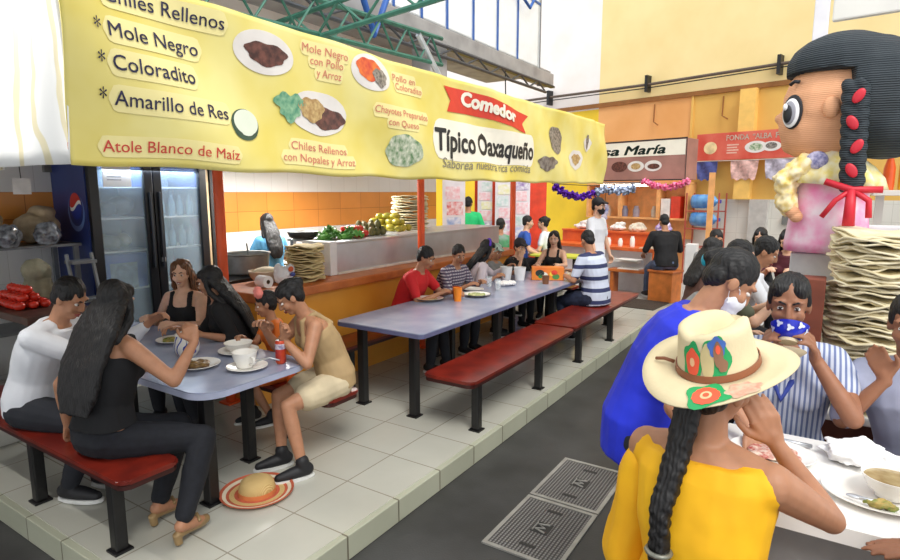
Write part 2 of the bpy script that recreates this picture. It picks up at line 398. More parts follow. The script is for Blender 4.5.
    if shoe and not legless:
        for s in (-1,1):
            hp,kn,an=G[s]; b=BM()
            if heel:
                limb(b,[an+V((0,.10,-.085))*k,an+V((0,.15,-.09))*k],[.03*k,.026*k]); 
                limb(b,[an+V((-.03,.075,-.05))*k,an+V((0,.09,-.03))*k,an+V((.03,.075,-.05))*k],[.012*k]*3)
                limb(b,[an+V((0,-.05,-.07))*k,an+V((0,.03,-.085))*k,an+V((0,.13,-.105))*k],[.022*k,.018*k,.02*k])
                cone(b,an+V((0,-.055,-.06))*k,an+V((0,-.045,-.125))*k,.024*k,.02*k)
                so=obj('shoe',remesh(b,.006,1),shoe,root,smooth=True)
            else:
                limb(b,[an+V((0,-.035,-.03))*k,an+V((0,.075,-.045))*k,an+V((0,.165,-.058))*k],[.045*k,.043*k,.03*k]); limb(b,[an+V((0,0,.03))*k,an+V((0,-.01,-.02))*k],[.047*k,.047*k])
                so=obj('shoe',remesh(b,.008,2),shoe,root,smooth=True)
                b=BM(); c=an+V((0,.06,-.083))*k; prism(b,[(c.x+math.copysign(abs(math.cos(t))**.8,math.cos(t))*(.042+.008*math.sin(t))*k,c.y+math.sin(t)*.145*k) for t in [2*PI*i/20 for i in range(20)]],c.z-.012*k,c.z+.012*k,.004)
                obj('sole',b,shoesole or M('white_rubber',(225,225,222),r=.6),so,auto=40)
    # face
    W=M('eye_white',(232,228,222),r=.25,var=.02); DK=M('dark_iris',(38,24,18),r=.2,var=.02)
    for s in (-1,1):
        b=BM(); ball(b,h(s*.031,.073,.003),(.0125*hk,.0135*hk,.0085*hk),14,10,mat=HM)
        for f in b.faces:
            q=HM.transposed()@(f.calc_center_median()-h(s*.031,.073,.003))
            if q.y>.006*hk and abs(q.x)<.0068*hk: f.material_index=1
        obj('eye',b,[W,DK],root,smooth=True)
        if vox<.0125:
            b=BM(); limb(b,[h(s*.015,.0905,.026),h(s*.033,.089,.034),h(s*.05,.075,.029)],[.0035*hk,.0045*hk,.0025*hk],8); obj('eyebrow',b,hair_mat('black'),root,smooth=True)
    if not mask and vox<.0125:
        b=BM(); limb(b,[h(-.021,.083,-.067),h(-.008,.094,-.065),h(.008,.094,-.065),h(.021,.083,-.067)],[.0035*hk,.0065*hk,.0065*hk,.0035*hk],8); limb(b,[h(-.018,.084,-.073),h(0,.093,-.076),h(.018,.084,-.073)],[.003*hk,.007*hk,.003*hk],8)
        obj('lips',b,M('lips',(150,72,66),r=.4,var=.05),root,smooth=True)
        if smile:
            b=BM(); limb(b,[h(-.019,.0865,-.069),h(0,.0965,-.0705),h(.019,.0865,-.069)],[.003*hk,.0055*hk,.003*hk],8); obj('teeth',b,M('tooth_white',(238,234,224),r=.3,var=.02),root,smooth=True)
    if mask:
        b=BM(); hb(b,(0,.046,-.052),(.062,.066,.058)); hb(b,(0,.06,-.09),(.045,.05,.035))
        for s in (-1,1): limb(b,[h(s*.05,.06,-.03),h(s*.08,.0,.012),h(s*.082,-.022,-.008),h(s*.062,.03,-.08)],[.004*hk]*4,8)
        obj('face_mask',remesh(b,.006,2),mask,root,smooth=True)
    # hair
    hm=hair_mat(hair_c); b=BM(); bk=-f2[1]
    if hair!='bald':
        if male: hb(b,(0,-.024,.046),(.083,.1,.094))
        else: hb(b,(0,-.036,.044),(.083,.1,.096)); hb(b,(-.034,.01,.072),(.044,.066,.048)); hb(b,(.034,.01,.072),(.044,.066,.048))
        hb(b,(0,-.062,-.01),(.072,.052,.068))
        for s in (-1,1): hb(b,(s*.07,-.002,.03),(.016,.028,.04))
        if hair in ('long','wavy','braid','pony','bun','updo'): hb(b,(0,-.055,.0),(.08,.06,.085))
        if hair in ('long','wavy'):
            n0=h(0,-.06,.02); n1=nb+bk*.085*k+V((0,0,.03))*k; n2=ch+bk*.15*g; n3=n2+(w1-ch).normalized()*max(.01,hairlen-.25)*k+bk*.012
            xs=HM@V((1,0,0))
            loft(b,[(n0,xs,V((0,1,0)),.088*hk,.06*hk),(n1,X1,f2[1],(.105+hairw)*k,.055*k),(n2,X1,f2[1],(.105+hairw)*k,.04*k),(n2.lerp(n3,.6),X1,f2[1],(.095+hairw)*k,.034*k),(n3,X1,f2[1],(.06+hairw)*k,.02*k)])
            for s in (-1,1):
                limb(b,[h(s*.068,-.01,.06),h(s*.083,-.01,-.02),h(s*.088,-.02,-.1),nb+X1*s*.1*k+bk*.05*k-V((0,0,.03))*k],[.02*hk,.024*hk,.026*hk,.03*k],10)
        if hair=='bun': hb(b,(0,-.115,.06),(.042,.042,.042))
        if hair=='updo': hb(b,(0,-.10,.07),(.06,.045,.05))
        if hair=='pony': limb(b,[h(0,-.1,.06),h(0,-.145,.03),h(0,-.15,-.08),h(0,-.13,-.2)],[.03*hk,.035*hk,.032*hk,.012*hk])
        obj('hair',remesh(b,max(.007,vox*.8),1,.006 if hair!='wavy' else .014,40 if hair!='wavy' else 28,(1,1,.25),seed),hm,root,smooth=True)
    if extra: extra(dict(root=root,h=h,hb=hb,HM=HM,hk=hk,J=J,G=G,nb=nb,ch=ch,w1=w1,P=P,f2=f2,X1=X1,k=k,g=g,dr=dr,lean=lean,bk=bk))
    return root
# ------------------------------------------------------------ materials of the place
ASPH=M('dark_concrete',(66,66,66),r=.55,var=.3,sc=2.2,bump=.12,bsc=90,c2=(48,48,47),detail=8)
TILEF=Mtile('floor_tile',(192,191,180),(146,140,126),.42,.45,'XY',.022,.22,.09,0,(-2.05-.42*40,2.14-.45*40))
CURBT=Mtile('curb_tile',(182,184,164),(110,104,88),.45,.4,'YX',.03,.4,.12,0,(2.14-.45*40,-9))
WHITE=M('white_paint',(228,226,220),r=.6,var=.06,sc=3)
BLACKM=M('black_steel',(24,23,24),r=.42,var=.2,sc=20,spec=.5)
REDW=M('red_varnished_wood',(128,36,22),r=.28,var=.3,sc=7,c2=(92,24,16),spec=.6)
REDEDGE=M('dark_red_edge',(62,22,18),r=.4,var=.2)
STEEL=M('stainless_steel',(206,209,214),r=.34,metal=.75,var=.1,sc=3)
ORPOST=M('orange_paint',(238,88,28),r=.42,var=.1,sc=6)
YELW=M('far_yellow_paint',(244,206,40),r=.6,var=.08,sc=1.5)
CREAMW=M('cream_plaster',(248,224,164),r=.75,var=.1,sc=1.3,c2=(240,214,150),bump=.06,bsc=25,detail=8)
PALEW=M('pale_plaster',(248,242,240),r=.75,var=.05,sc=1.5,c2=(240,232,226),detail=8)
ORW=M('peach_plaster',(238,176,112),r=.7,var=.1,sc=1.2,c2=(226,160,92),detail=8)
ORY=M('ochre_plaster',(232,186,96),r=.7,var=.1,sc=1.2,c2=(220,170,84),detail=8)
CERAM=M('white_glazed_china',(244,241,234),r=.18,var=.03,spec=.6)
GLASS=M('clear_glass',(235,242,245),r=.05,var=0.02,alpha=.22)
BROWNC=M('brown_trim',(150,96,40),r=.6)
# ------------------------------------------------------------ ground, platform
b=BM(); bx(b,-16,8,-4,16,-.2,0); struct('floor',b,ASPH)
b=BM(); bx(b,-12,-2.09,1.31,10.2,0.002,.15); struct('floor',b,TILEF)
b=BM(); bx(b,-12,-1.5,10.26,15,0.002,.15); struct('floor',b,M('far_grey_floor',(190,188,180),r=.4,var=.1))
b=BM(); bx(b,-2.10,-2.05,1.27,10.25,0.002,.147,.006); struct('trim_1',b,CURBT)
b=BM(); bx(b,-12,-2.05,1.27,1.32,0.002,.147,.006); struct('trim_2',b,Mtile('curb_tile_end',(182,184,164),(110,104,88),.42,.4,'XZ',.03,.4,.12,0,(-2.05-.42*40,-9)))
b=BM(); bx(b,-7.2,-4.95,1.34,1.78,.15,.42,.01); struct('trim_3',b,M('pale_tile_step',(214,212,202),r=.35,var=.08))
b=BM(); box(b,(-2.72,9.72,.157),(1.15,.8,.012),-.1); obj('door_mat',b,M('dark_brown_mat',(66,54,44),r=.95,var=.3,sc=40,bump=.3,bsc=200),label='dark brown floor mat lying at the end of the raised tiled floor',cat='mat')
# ------------------------------------------------------------ left back wall: white tile, orange tile band, white tile
def wallX(name,x,y0,y1,bands,th=.15):
    for i,(z0,z1,m) in enumerate(bands):
        b=BM(); bx(b,x-th,x,y0,y1,z0,z1); struct(name,b,m)
WT=Mtile('white_wall_tile',(226,226,226),(190,188,186),.3,.45,'YZ',.014,.3,.05,0,(0,.65)); OT=Mtile('orange_wall_tile',(228,150,70),(176,98,34),.5,.27,'YZ',.016,.3,.12,0,(0.1,1.46))
wallX('wall_left',-6.75,-1.5,9.9,[(0,1.46,WT),(1.46,2.0,OT),(2.0,2.75,WT),(2.75,4.6,PALEW)])
# high side: low roof, gutter beam, clerestory windows
CONC=M('grey_concrete',(168,166,166),r=.8,var=.15,sc=2.5,bump=.1,bsc=30,c2=(140,138,138))
b=BM(); bx(b,-6.9,-5.3,-1.5,12.2,4.5,4.58); struct('ceiling',b,CONC)
b=BM(); bx(b,-5.42,-5.18,-1.5,12.1,4.24,4.5,.02); struct('trim_4',b,CONC)
b=BM(); bx(b,-5.25,-5.15,-1.5,12.1,4.21,4.25); bx(b,-5.33,-5.27,-1.5,12.1,4.5,4.54); struct('trim_5',b,BLACKM)
BLUEM=M('blue_steel_paint',(40,92,170),r=.45,var=.15); GREENM=M('green_steel_paint',(52,110,92),r=.5,var=.2,sc=9)
ys=[.0,.85,1.7,2.55,3.4,4.25,5.05,5.88,6.73,7.4,8.09,8.9,9.76,10.57,11.6]
PANE=M('bright_window_glass',(236,244,250),r=.1,var=.03,alpha=.35)
for i in range(5,len(ys)-1):
    b=BM(); bx(b,-5.305,-5.295,ys[i]+.02,ys[i+1]-.02,4.54,7.2); wn=struct('window_%d'%(i-4),b,PANE)
    b=BM(); bx(b,-5.32,-5.28,ys[i]-.02,ys[i]+.02,4.54,7.2); struct('window_frame',b,BLUEM,wn)
    b=BM(); bx(b,-5.32,-5.28,ys[i]+.02,ys[i+1]-.02,5.78,5.82); struct('transom',b,BLUEM,wn)
b=BM(); tube(b,[(-5.32,11.62,4.2),(-5.32,11.62,7.2)],.035); struct('trim_6',b,M('grey_pipe',(120,122,126),r=.4))
# braces on the clerestory
b=BM(); tube(b,[(-5.2,9.9,5.9),(-5.2,10.9,5.55),(-5.2,11.6,6.3)],.03); struct('trim_7',b,BLUEM)
# concrete pillar and steel trusses above the stall
b=BM(); bx(b,-5.45,-5.1,7.35,7.8,2.8,4.3,.02); struct('trim_8',b,CONC)
def truss(name,p,q,h,n,mc,md,label,rd=.022):
    p,q=V(p),V(q); t=thing(name,label,'truss',tuple(p),group=None)
    for dz in (0,h):
        b=BM(); tube(b,[p+V((0,0,dz)),q+V((0,0,dz))],rd*1.25,6); obj('chord',b,mc,t)
    b=BM(); pts=[]
    for i in range(n+1):
        c=p.lerp(q,i/n); pts.append(c+V((0,0,h if i%2 else 0)))
    tube(b,pts,rd*.8,6); obj('lattice',b,md,t)
truss('roof_truss',(-4.6,2.2,3.52),(-4.6,6.9,3.72),.34,18,GREENM,GREENM,'green lattice roof truss running above the yellow banner')
truss('roof_truss',(-5.05,1.2,4.0),(-5.05,11.4,4.02),.16,26,M('dark_grey_steel',(70,74,80),r=.5),M('dark_grey_steel',(70,74,80),r=.5),'thin dark lattice truss under the concrete gutter beam')
truss('roof_truss',(-6.6,4.6,3.45),(-2.7,4.6,3.75),.28,12,GREENM,GREENM,'green lattice roof truss crossing over the stall towards the aisle')
b=BM(); tube(b,[(-4.95,5.55,4.62),(-4.95,5.9,3.95),(-4.95,6.25,4.62)],.045,8); obj('roof_brace',b,BLUEM,label='blue V shaped roof brace below the gutter beam',cat='brace')
b=BM(); tube(b,[(-4.6,6.35,4.0),(-4.6,6.95,3.45)],.04,8); obj('downpipe',b,M('silver_pipe',(196,200,204),r=.3,metal=.6),label='slanting silver pipe beside the concrete pillar above the banner',cat='pipe')
b=BM(); tube(b,[(-5.2,9.9,4.215),(-5.2,9.95,3.4)],.012,6); obj('hanging_rod',b,BLACKM,label='thin black rod hanging from the gutter beam',cat='rod')
# ------------------------------------------------------------ far wall (turned about 14 degrees)
TH=math.radians(13.9); ER=V((math.cos(TH),-math.sin(TH),0)); NN=V((-math.sin(TH),-math.cos(TH),0)); FP=V((-2.5,13,0))
def F(u,o,z): return FP+ER*u+NN*o+V((0,0,z))
def fbox(b,u0,u1,o0,o1,z0,z1,bev=0,mi=0): 
    c=F((u0+u1)/2,(o0+o1)/2,(z0+z1)/2); return box(b,c,(abs(u1-u0),abs(o1-o0),abs(z1-z0)),-TH,bev,mi)
def fwall(name,u0,u1,z0,z1,m,o=0): b=BM(); fbox(b,u0,u1,o-.2,o,z0,z1); return struct(name,b,m)
fwall('wall_far',-14,-2.22,3.9,9.5,PALEW); fwall('wall_far',-2.22,6,3.98,9.5,CREAMW)
fwall('wall_far',-14,-2.22,0,3.9,YELW); fwall('wall_far',-2.22,0,0,3.98,ORW); fwall('wall_far',0,6,1.86,3.98,ORY)
fwall('wall_far',0,6,0,1.86,Mtile('pale_wall_tile',(226,222,212),(196,190,180),.3,.3,'XZ',.02,.35,.06))
b=BM(); fbox(b,-14,6,0,.05,3.93,4.02); struct('trim_9',b,BROWNC)
b=BM(); fbox(b,.98,1.27,0,.16,1.86,3.93); struct('trim_10',b,M('pilaster_paint',(244,196,104),r=.7,var=.06)); b=BM(); fbox(b,-.02,.03,0,.03,1.9,3.93); struct('trim_11',b,ORY)
b=BM(); fbox(b,1.27,1.6,0,.1,0,1.86); struct('trim_12',b,M('grey_tile_pilaster',(196,192,186),r=.5))
# conduit along the wall
t=thing('wall_conduit','dark conduit pipe running across the far wall above the yellow banner','pipe',tuple(F(-4.3,.1,4.2)))
b=BM(); tube(b,[F(-13,.12,4.34),F(-3.5,.12,4.30),F(-.97,.12,4.27),F(1.6,.12,4.30),F(5,.12,4.33)],.03,8); obj('pipe',b,M('rusty_brown_steel',(96,82,72),r=.6),t)
b=BM(); tube(b,[F(-13,.12,4.22),F(-3.5,.14,4.22),F(-.97,.12,4.20),F(1.6,.12,4.24),F(5,.12,4.26)],.012,6); obj('cable',b,BLACKM,t)
for u in (-3.57,-.97,1.62):
    b=BM(); fbox(b,u-.03,u+.03,0,.18,4.12,4.46); obj('bracket',b,BLACKM,t)
for u,z in ((-.82,3.74),(.62,3.74)):
    b=BM(); tube(b,[F(u,.03,z+.12),F(u,.04,z-.25),F(u+.13,.1,z-.33)],.014,6); obj('wall_hook_rod',b,M('rust_brown',(150,92,40),r=.7),label='thin bent rod on the peach wall above the %s'%('white lettered sign box' if u<0 else 'red sign'),cat='rod')
b=BM(); fbox(b,1.85,1.97,0,.06,1.4,1.56,.01); obj('electrical_box',b,M('grey_metal_box',(120,120,116),r=.5),label='small grey electrical box on the far tiled wall',cat='electrical box')
# ------------------------------------------------------------ stall canopy: solid boards near the front, white tarpaulin further back
b=BM(); bx(b,-6.74,-2.75,1.2,3.3,2.78,2.84); struct('ceiling',b,M('grey_board_ceiling',(150,146,140),r=.8))
b=BM()
def tarp(u,v):
    y=3.3+u*4.6; x=-2.62-v*3.9; return V((x,y,2.46-.10*math.sin(PI*((u*4)%1))-.05*math.sin(v*9)+.3*v))
sheet(b,tarp,48,20,.01,(0,0,1)); obj('tarpaulin',b,M('white_tarpaulin',(232,228,222),r=.7,var=.06,trans=0,alpha=.62),label='sagging white tarpaulin roof behind the yellow banner',cat='tarpaulin',smooth=True)
b=BM(); bx(b,-9,-.9,-4.5,.9,3.3,3.4); struct('ceiling',b,MATS['grey_board_ceiling'])  # unseen slab added overhead to shade the front left floor and diners
t=thing('banner_fill_lamp','long tube lamp added under the unseen slab to light the pale banner end','lamp',(-3.7,.45,3.2)); b=BM(); bx(b,-4.4,-3.0,.40,.50,3.24,3.299,.005); obj('fitting',b,WHITE,t); b=BM(); cone(b,(-4.35,.45,3.215),(-3.05,.45,3.215),.02,.02,12); obj('tube',b,M('tube_glow',(255,250,236),emit=9),t)  # tube added out of view to relight the banner end under the slab
lp=lamp('AREA','banner_fill_light',(-3.7,.5,3.19),(math.radians(62),0,0),26,(1,.98,.95),1.3,.1); lp['label']='fill light added to brighten the pale banner end'; lp['category']='light'
t=thing('kitchen_fill_lamp','long tube lamp added out of view under the tarpaulin to brighten the kitchen','lamp',(-5.5,5.2,2.3)); b=BM(); bx(b,-5.55,-5.45,4.4,6.0,2.36,2.42,.005); obj('fitting',b,WHITE,t); b=BM(); cone(b,(-5.5,4.45,2.33),(-5.5,5.95,2.33),.018,.018,12); obj('tube',b,M('tube_glow',(255,250,236),emit=9),t)  # tube added behind the banner to brighten the dim kitchen wall
for y in (4.6,5.8): b=BM(); tube(b,[(-5.5,y,2.42),(-5.5,y,2.64)],.006,5); obj('wire',b,BLACKM,t)
lp=lamp('AREA','kitchen_fill_light',(-5.5,5.2,2.30),(0,0,PI/2),70,(1,.97,.92),1.5,.1); lp['label']='fill light added to brighten the kitchen wall'; lp['category']='light'
# ------------------------------------------------------------ the yellow banner
BX=-2.5; BY0,BY1,BZ0,BZ1=1.14,7.6,2.11,2.87
def bwave(y,z): return BX+.012*math.sin(y*7.3+z*9)+.004*math.sin(y*17+z*5)-.015*math.sin(z*8+y*3)
def bsag(y,z): return z+(-.02*math.sin((y-1.14)/6.46*PI)*(1 if z<2.5 else .4))+.012*math.sin(y*9)*(.5 if z<2.3 else 0)
YB=M('yellow_vinyl',(238,226,146),r=.38,var=.05,sc=2.2,c2=(228,208,98),spec=.5,detail=3)
ban=thing('banner','long yellow printed vinyl banner hung above the tables facing the aisle','banner',(BX,1.14,2.1))
b=BM(); sheet(b,lambda u,v:V((bwave(BY0+u*(BY1-BY0),BZ0+v*(BZ1-BZ0)),BY0+u*(BY1-BY0),bsag(BY0+u*(BY1-BY0),BZ0+v*(BZ1-BZ0)))),320,30,.006,(-1,0,0)); obj('cloth',b,YB,ban,smooth=True)
def bp(y,z,off): return V((bwave(y,z)+off,y,bsag(y,z)))
def word_bms(body,bold,shear=0):
    """one mesh per word, all in the line's coordinates, and the line's x range"""
    ws=body.split(' '); full=text_bm(body,1,bold,shear=shear); xs=[v.co.x for v in full.verts]; full.free(); out=[]; pre=''
    for i,wd in enumerate(ws):
        q=text_bm(wd,1,bold,shear=shear)
        a=text_bm(pre+'l',1,0); o=max(v.co.x for v in a.verts); a.free(); a=text_bm('l',1,0); o-=max(v.co.x for v in a.verts); a.free()
        for v in q.verts: v.co.x+=o
        out.append(q); pre+=wd+' '
    return out,min(xs),max(xs)
def bfit(body,y0,y1,zb,cap,mat,off=.007,bold=0.,halo=None,shear=0,pad=.35):
    wb,x0,x1=word_bms(body,bold,shear)
    if halo and len(body)>1:
        b=BM()
        # a strip that follows the folds of the cloth
        ya,yb=y0-cap*pad,y1+cap*pad; zc,hh=zb+cap*.45,cap*.88; n=max(24,int((yb-ya)/.02)); g=[]
        for i in range(n+1):
            y=ya+(yb-ya)*i/n; d=min(y-ya,yb-y)/(cap*.6); q=math.sqrt(max(0.02,1-(1-min(1,d))**2))
            g.append([b.verts.new(bp(y,zc+hh*q*(k/4-1),off-.004)) for k in range(9)])
        for i in range(n):
            for j in range(8): b.faces.new((g[i][j],g[i+1][j],g[i+1][j+1],g[i][j+1]))
        obj('letter_backing',b,halo,ban)
    for q in wb:
        for v in q.verts:
            f=(v.co.x-x0)/(x1-x0); v.co=bp(y0+(y1-y0)*f,zb+v.co.y*cap/.72,off)
        obj('lettering',q,mat,ban)
HALO=M('pale_backing_ink',(246,232,160),r=.45,var=.03)
NAVY=M('navy_ink',(38,36,74),r=.5,var=.05); WHT=M('white_ink',(246,240,222),r=.5,var=.03); REDI=M('red_ink',(206,62,52),r=.5,var=.05); PINKI=M('pale_red_ink',(214,124,108),r=.5,var=.05); BLKI=M('black_ink',(30,30,32),r=.5,var=.05); GRYI=M('grey_ink',(128,122,112),r=.5,var=.05)
for body,z,y1 in (('Chiles Rellenos',2.765,1.86),('Mole Negro',2.625,1.735),('Coloradito',2.495,1.70),('Amarillo de Res',2.355,1.86)):
    bfit(body,1.315,y1,z,.062,NAVY,bold=.004,halo=HALO); bfit('*',1.258,1.285,z-.01,.075,NAVY,bold=.004,halo=HALO)
bfit('Atole Blanco de Maíz',1.262,1.90,2.17,.05,REDI,halo=HALO)
for body,y0,y1,z in (('Mole Negro',2.36,2.70,2.775),('con Pollo',2.42,2.66,2.715),('y Arroz',2.47,2.65,2.655),('Pollo en',3.17,3.42,2.745),('Coloradito',3.19,3.5,2.69),('Chayotes Preparados',2.95,3.56,2.515),('con Queso',3.08,3.42,2.455),('Chiles Rellenos',2.26,2.69,2.24),('con Nopales y Arroz',2.2,2.76,2.175)):
    bfit(body,y0,y1,z,.045,PINKI,halo=HALO)
bfit('Típico Oaxaqueño',3.65,5.36,2.335,.165,BLKI,bold=.03,halo=WHT,pad=.15); bfit('Saborea nuestra rica comida',3.74,5.3,2.205,.075,GRYI,shear=.1)
# ribbon
b=BM(); TOP=[];BOT=[]
N=16
for i in range(N+1):
    f=i/N; y=3.77+f*1.45; sag=.035*math.sin(f*PI)
    TOP.append((y,2.805-.075*f+sag-.005)); BOT.append((y+.04*(1-2*f),2.615-.055*f+sag))
lf=bm_l=None
tv=[b.verts.new(bp(y,z,.005)) for y,z in TOP]; bv=[b.verts.new(bp(y,z,.005)) for y,z in BOT]
ln=b.verts.new(bp(3.87,2.705,.005)); rn=b.verts.new(bp(5.10,2.645,.005)); 
for i in range(N):
    if i==0: b.faces.new((tv[0],ln,tv[1])); b.faces.new((ln,bv[0],bv[1])); b.faces.new((tv[1],ln,bv[1]))
    elif i==N-1: b.faces.new((tv[i],rn,tv[N])); b.faces.new((tv[i],bv[i],rn)); b.faces.new((bv[i],bv[N],rn))
    else: b.faces.new((tv[i],bv[i],bv[i+1],tv[i+1]))
obj('ribbon_print',b,M('ribbon_red',(222,58,40),r=.45,var=.05),ban)
t0=text_bm('Comedor',1,.05); xs=[v.co.x for v in t0.verts]; x0,x1=min(xs),max(xs)
for v in t0.verts:
    f=(v.co.x-x0)/(x1-x0); v.co=bp(4.02+.93*f,2.675-.05*f+.03*math.sin((.15+.7*f)*PI)+v.co.y*.105/.72,.011)
obj('lettering',t0,WHT,ban)
# printed plates of food
def disc(y,z,ry,rz,mat,off,wob=0,name='food_print',n=36,ph=0):
    b=BM(); prev=None
    for s in (.02,.2,.4,.6,.8,1.):
        vs=[]
        for i in range(n):
            a=2*PI*i/n; q=s*(1+wob*math.sin(3*a+ph)+wob*.7*math.sin(7*a+ph*2)); vs.append(b.verts.new(bp(y+ry*q*math.cos(a),z+rz*1.25*q*math.sin(a),off)))
        if prev: skin(b,[prev,vs],False)
        else: b.faces.new(vs)
        prev=vs
    obj(name,b,mat,ban)
PLW=M('plate_print',(232,226,220),r=.4,var=.06); MOLE=M('mole_print',(64,34,30),r=.35,var=.4,sc=30,c2=(120,72,60)); ORF=M('orange_food_print',(236,120,44),r=.4,var=.3,sc=22,c2=(200,60,40)); BNF=M('black_bean_print',(52,46,46),r=.4,var=.4,sc=40,c2=(170,160,150)); GRF=M('green_food_print',(96,134,88),r=.4,var=.5,sc=26,c2=(220,222,200)); TAN=M('rice_print',(206,178,122),r=.4,var=.3,sc=40,c2=(160,120,70)); LEAF=M('lettuce_print',(70,140,110),r=.4,var=.3,sc=30,c2=(150,190,150)); MILK=M('atole_print',(226,232,212),r=.3,var=.03)
disc(2.10,2.71,.19,.085,PLW,.004); disc(2.11,2.705,.13,.045,MOLE,.006,.09)
disc(2.93,2.75,.20,.088,PLW,.004); disc(2.90,2.765,.12,.055,ORF,.006,.07); disc(3.0,2.73,.075,.045,BNF,.008,.1)
disc(2.48,2.455,.23,.095,PLW,.004,.02); disc(2.55,2.435,.14,.05,MOLE,.006,.08,ph=1); disc(2.42,2.47,.10,.05,TAN,.008,.1); disc(2.26,2.47,.09,.055,LEAF,.008,.2)
disc(1.96,2.345,.085,.06,M('green_bowl_print',(60,84,64),r=.4),.004); disc(1.965,2.355,.075,.05,MILK,.006)
disc(3.27,2.30,.19,.085,GRF,.005,.05,ph=2)
disc(5.95,2.56,.20,.11,BNF,.005,.04); disc(5.72,2.31,.2,.06,M('dish_print',(90,76,66),r=.4,var=.4,sc=20,c2=(160,150,140)),.005,.12); disc(6.55,2.38,.19,.09,PLW,.004,.05); disc(6.55,2.385,.12,.05,TAN,.006,.1); disc(6.9,2.57,.12,.06,PLW,.004,.08); disc(6.9,2.6,.04,.07,BNF,.006,.05)
# banner end along the stall front; bright glare is put into its pale colour
PB=Mwave('glare_toned_vinyl',(250,250,248),(236,226,190),'X',2.2,.86,r=.45,dist=5)
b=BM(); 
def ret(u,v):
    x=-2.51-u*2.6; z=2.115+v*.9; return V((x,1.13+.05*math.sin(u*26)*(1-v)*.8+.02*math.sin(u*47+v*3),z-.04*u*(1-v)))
sheet(b,ret,90,14,.006,(0,1,0)); rb=obj('banner',b,PB,label='banner end coloured pale for glare turning the corner at the left front of the stall',cat='banner',smooth=True)
for u0,body in ((.035,'o'),(.012,'o')):
    t=text_bm(body,.07,0)
    for v in t.verts: 
        q=ret(u0,.06); v.co=V((q.x+v.co.x*.6-.0,q.y-.008,q.z+v.co.y))
    obj('lettering',t,PINKI,rb)
# ------------------------------------------------------------ furniture of the stall
LAM=M('grey_blue_laminate',(160,166,186),r=.22,var=.08,sc=5,c2=(142,149,174),spec=.6); LAME=M('blue_grey_edge',(96,100,134),r=.4,var=.1); LAML=M('pale_laminate_edge',(176,182,206),r=.35,var=.1)
def leg(b,x,y,z0,z1,r=.032): bx(b,x-r,x+r,y-r,y+r,z0+.012,z1,.008); bx(b,x-r*1.5,x+r*1.5,y-r*1.5,y+r*1.5,z0,z0+.012,.003)
def bench(label,x0,x1,y0,y1,legs,along='Y',group=None,z=.6,edge=REDEDGE):
    t=thing('bench',label,'bench',((x0+x1)/2,(y0+y1)/2,.15),group=group)
    b=BM(); prism(b,rrect(x0,x1,y0,y1,.05),z-.025,z,.007); obj('seat',b,REDW,t,auto=50)
    b=BM(); prism(b,rrect(x0+.008,x1-.008,y0+.008,y1-.008,.045),z-.055,z-.0255,.004); obj('seat_rim',b,edge,t,auto=50)
    b=BM()
    if along=='Y': bx(b,(x0+x1)/2-.025,(x0+x1)/2+.025,y0+.12,y1-.12,z-.095,z-.0555)
    else: bx(b,x0+.12,x1-.12,(y0+y1)/2-.025,(y0+y1)/2+.025,z-.095,z-.0555)
    obj('rail',b,BLACKM,t)
    for x,y in legs:
        b=BM(); leg(b,x,y,.15,z-.056); obj('leg',b,BLACKM,t)
    return t
bench('red bench at the front edge of the tiled floor, under the white shirt',-5.0,-2.77,1.34,1.66,[(-3.86,1.40),(-2.96,1.40),(-4.8,1.4)],'X')
bench('red wooden bench behind the left table, under the woman in the tan top',-5.0,-2.72,2.70,3.02,[(-4.7,2.86),(-3.35,2.86)],'X')
bench('long red bench on the aisle side of the long table, nearest to the camera',-2.56,-2.10,3.55,5.62,[(-2.18,3.75),(-2.18,4.91)],group=None)
bench('red bench beyond the nearest long one on the aisle side, under the striped polo man',-2.60,-2.12,5.68,8.15,[(-2.18,5.96),(-2.18,7.06),(-2.5,7.9)])
bench('red bench between the orange counter and the long table',-3.92,-3.56,3.70,8.2,[(-3.63,3.89),(-3.63,5.3),(-3.63,6.7)])
def table(label,x0,x1,y0,y1,r,legs,edge):
    t=thing('dining_table',label,'table',((x0+x1)/2,(y0+y1)/2,.15))
    b=BM(); prism(b,rrect(x0,x1,y0,y1,r,10),.892,.9,.003); obj('tabletop',b,LAM,t,auto=50)
    b=BM(); prism(b,rrect(x0-.002,x1+.002,y0-.002,y1+.002,r,10),.858,.8915,.006); obj('table_edge',b,edge,t,auto=50)
    b=BM(); bx(b,x0+.1,x1-.1,y0+.13,y0+.17,.82,.8575); bx(b,x0+.1,x1-.1,y1-.17,y1-.13,.82,.8575); bx(b,x0+.1,x0+.14,y0+.17,y1-.17,.82,.8575); bx(b,x1-.14,x1-.1,y0+.17,y1-.17,.82,.8575); obj('frame',b,BLACKM,t)
    for x,y in legs:
        b=BM(); leg(b,x,y,.15,.857,.034); obj('leg',b,BLACKM,t)
    return t
table('grey blue laminate table with a pale edge, the one with white bowls at left',-5.0,-2.77,1.80,2.62,.16,[(-2.97,1.95),(-3.25,2.45),(-4.75,1.95),(-4.75,2.45)],LAML)
table('long grey blue laminate table in the middle of the tiled floor',-3.50,-2.58,3.58,7.95,.05,[(x,y) for y in (3.72,5.15,6.6,7.75) for x in (-2.76,-3.32)],LAME)
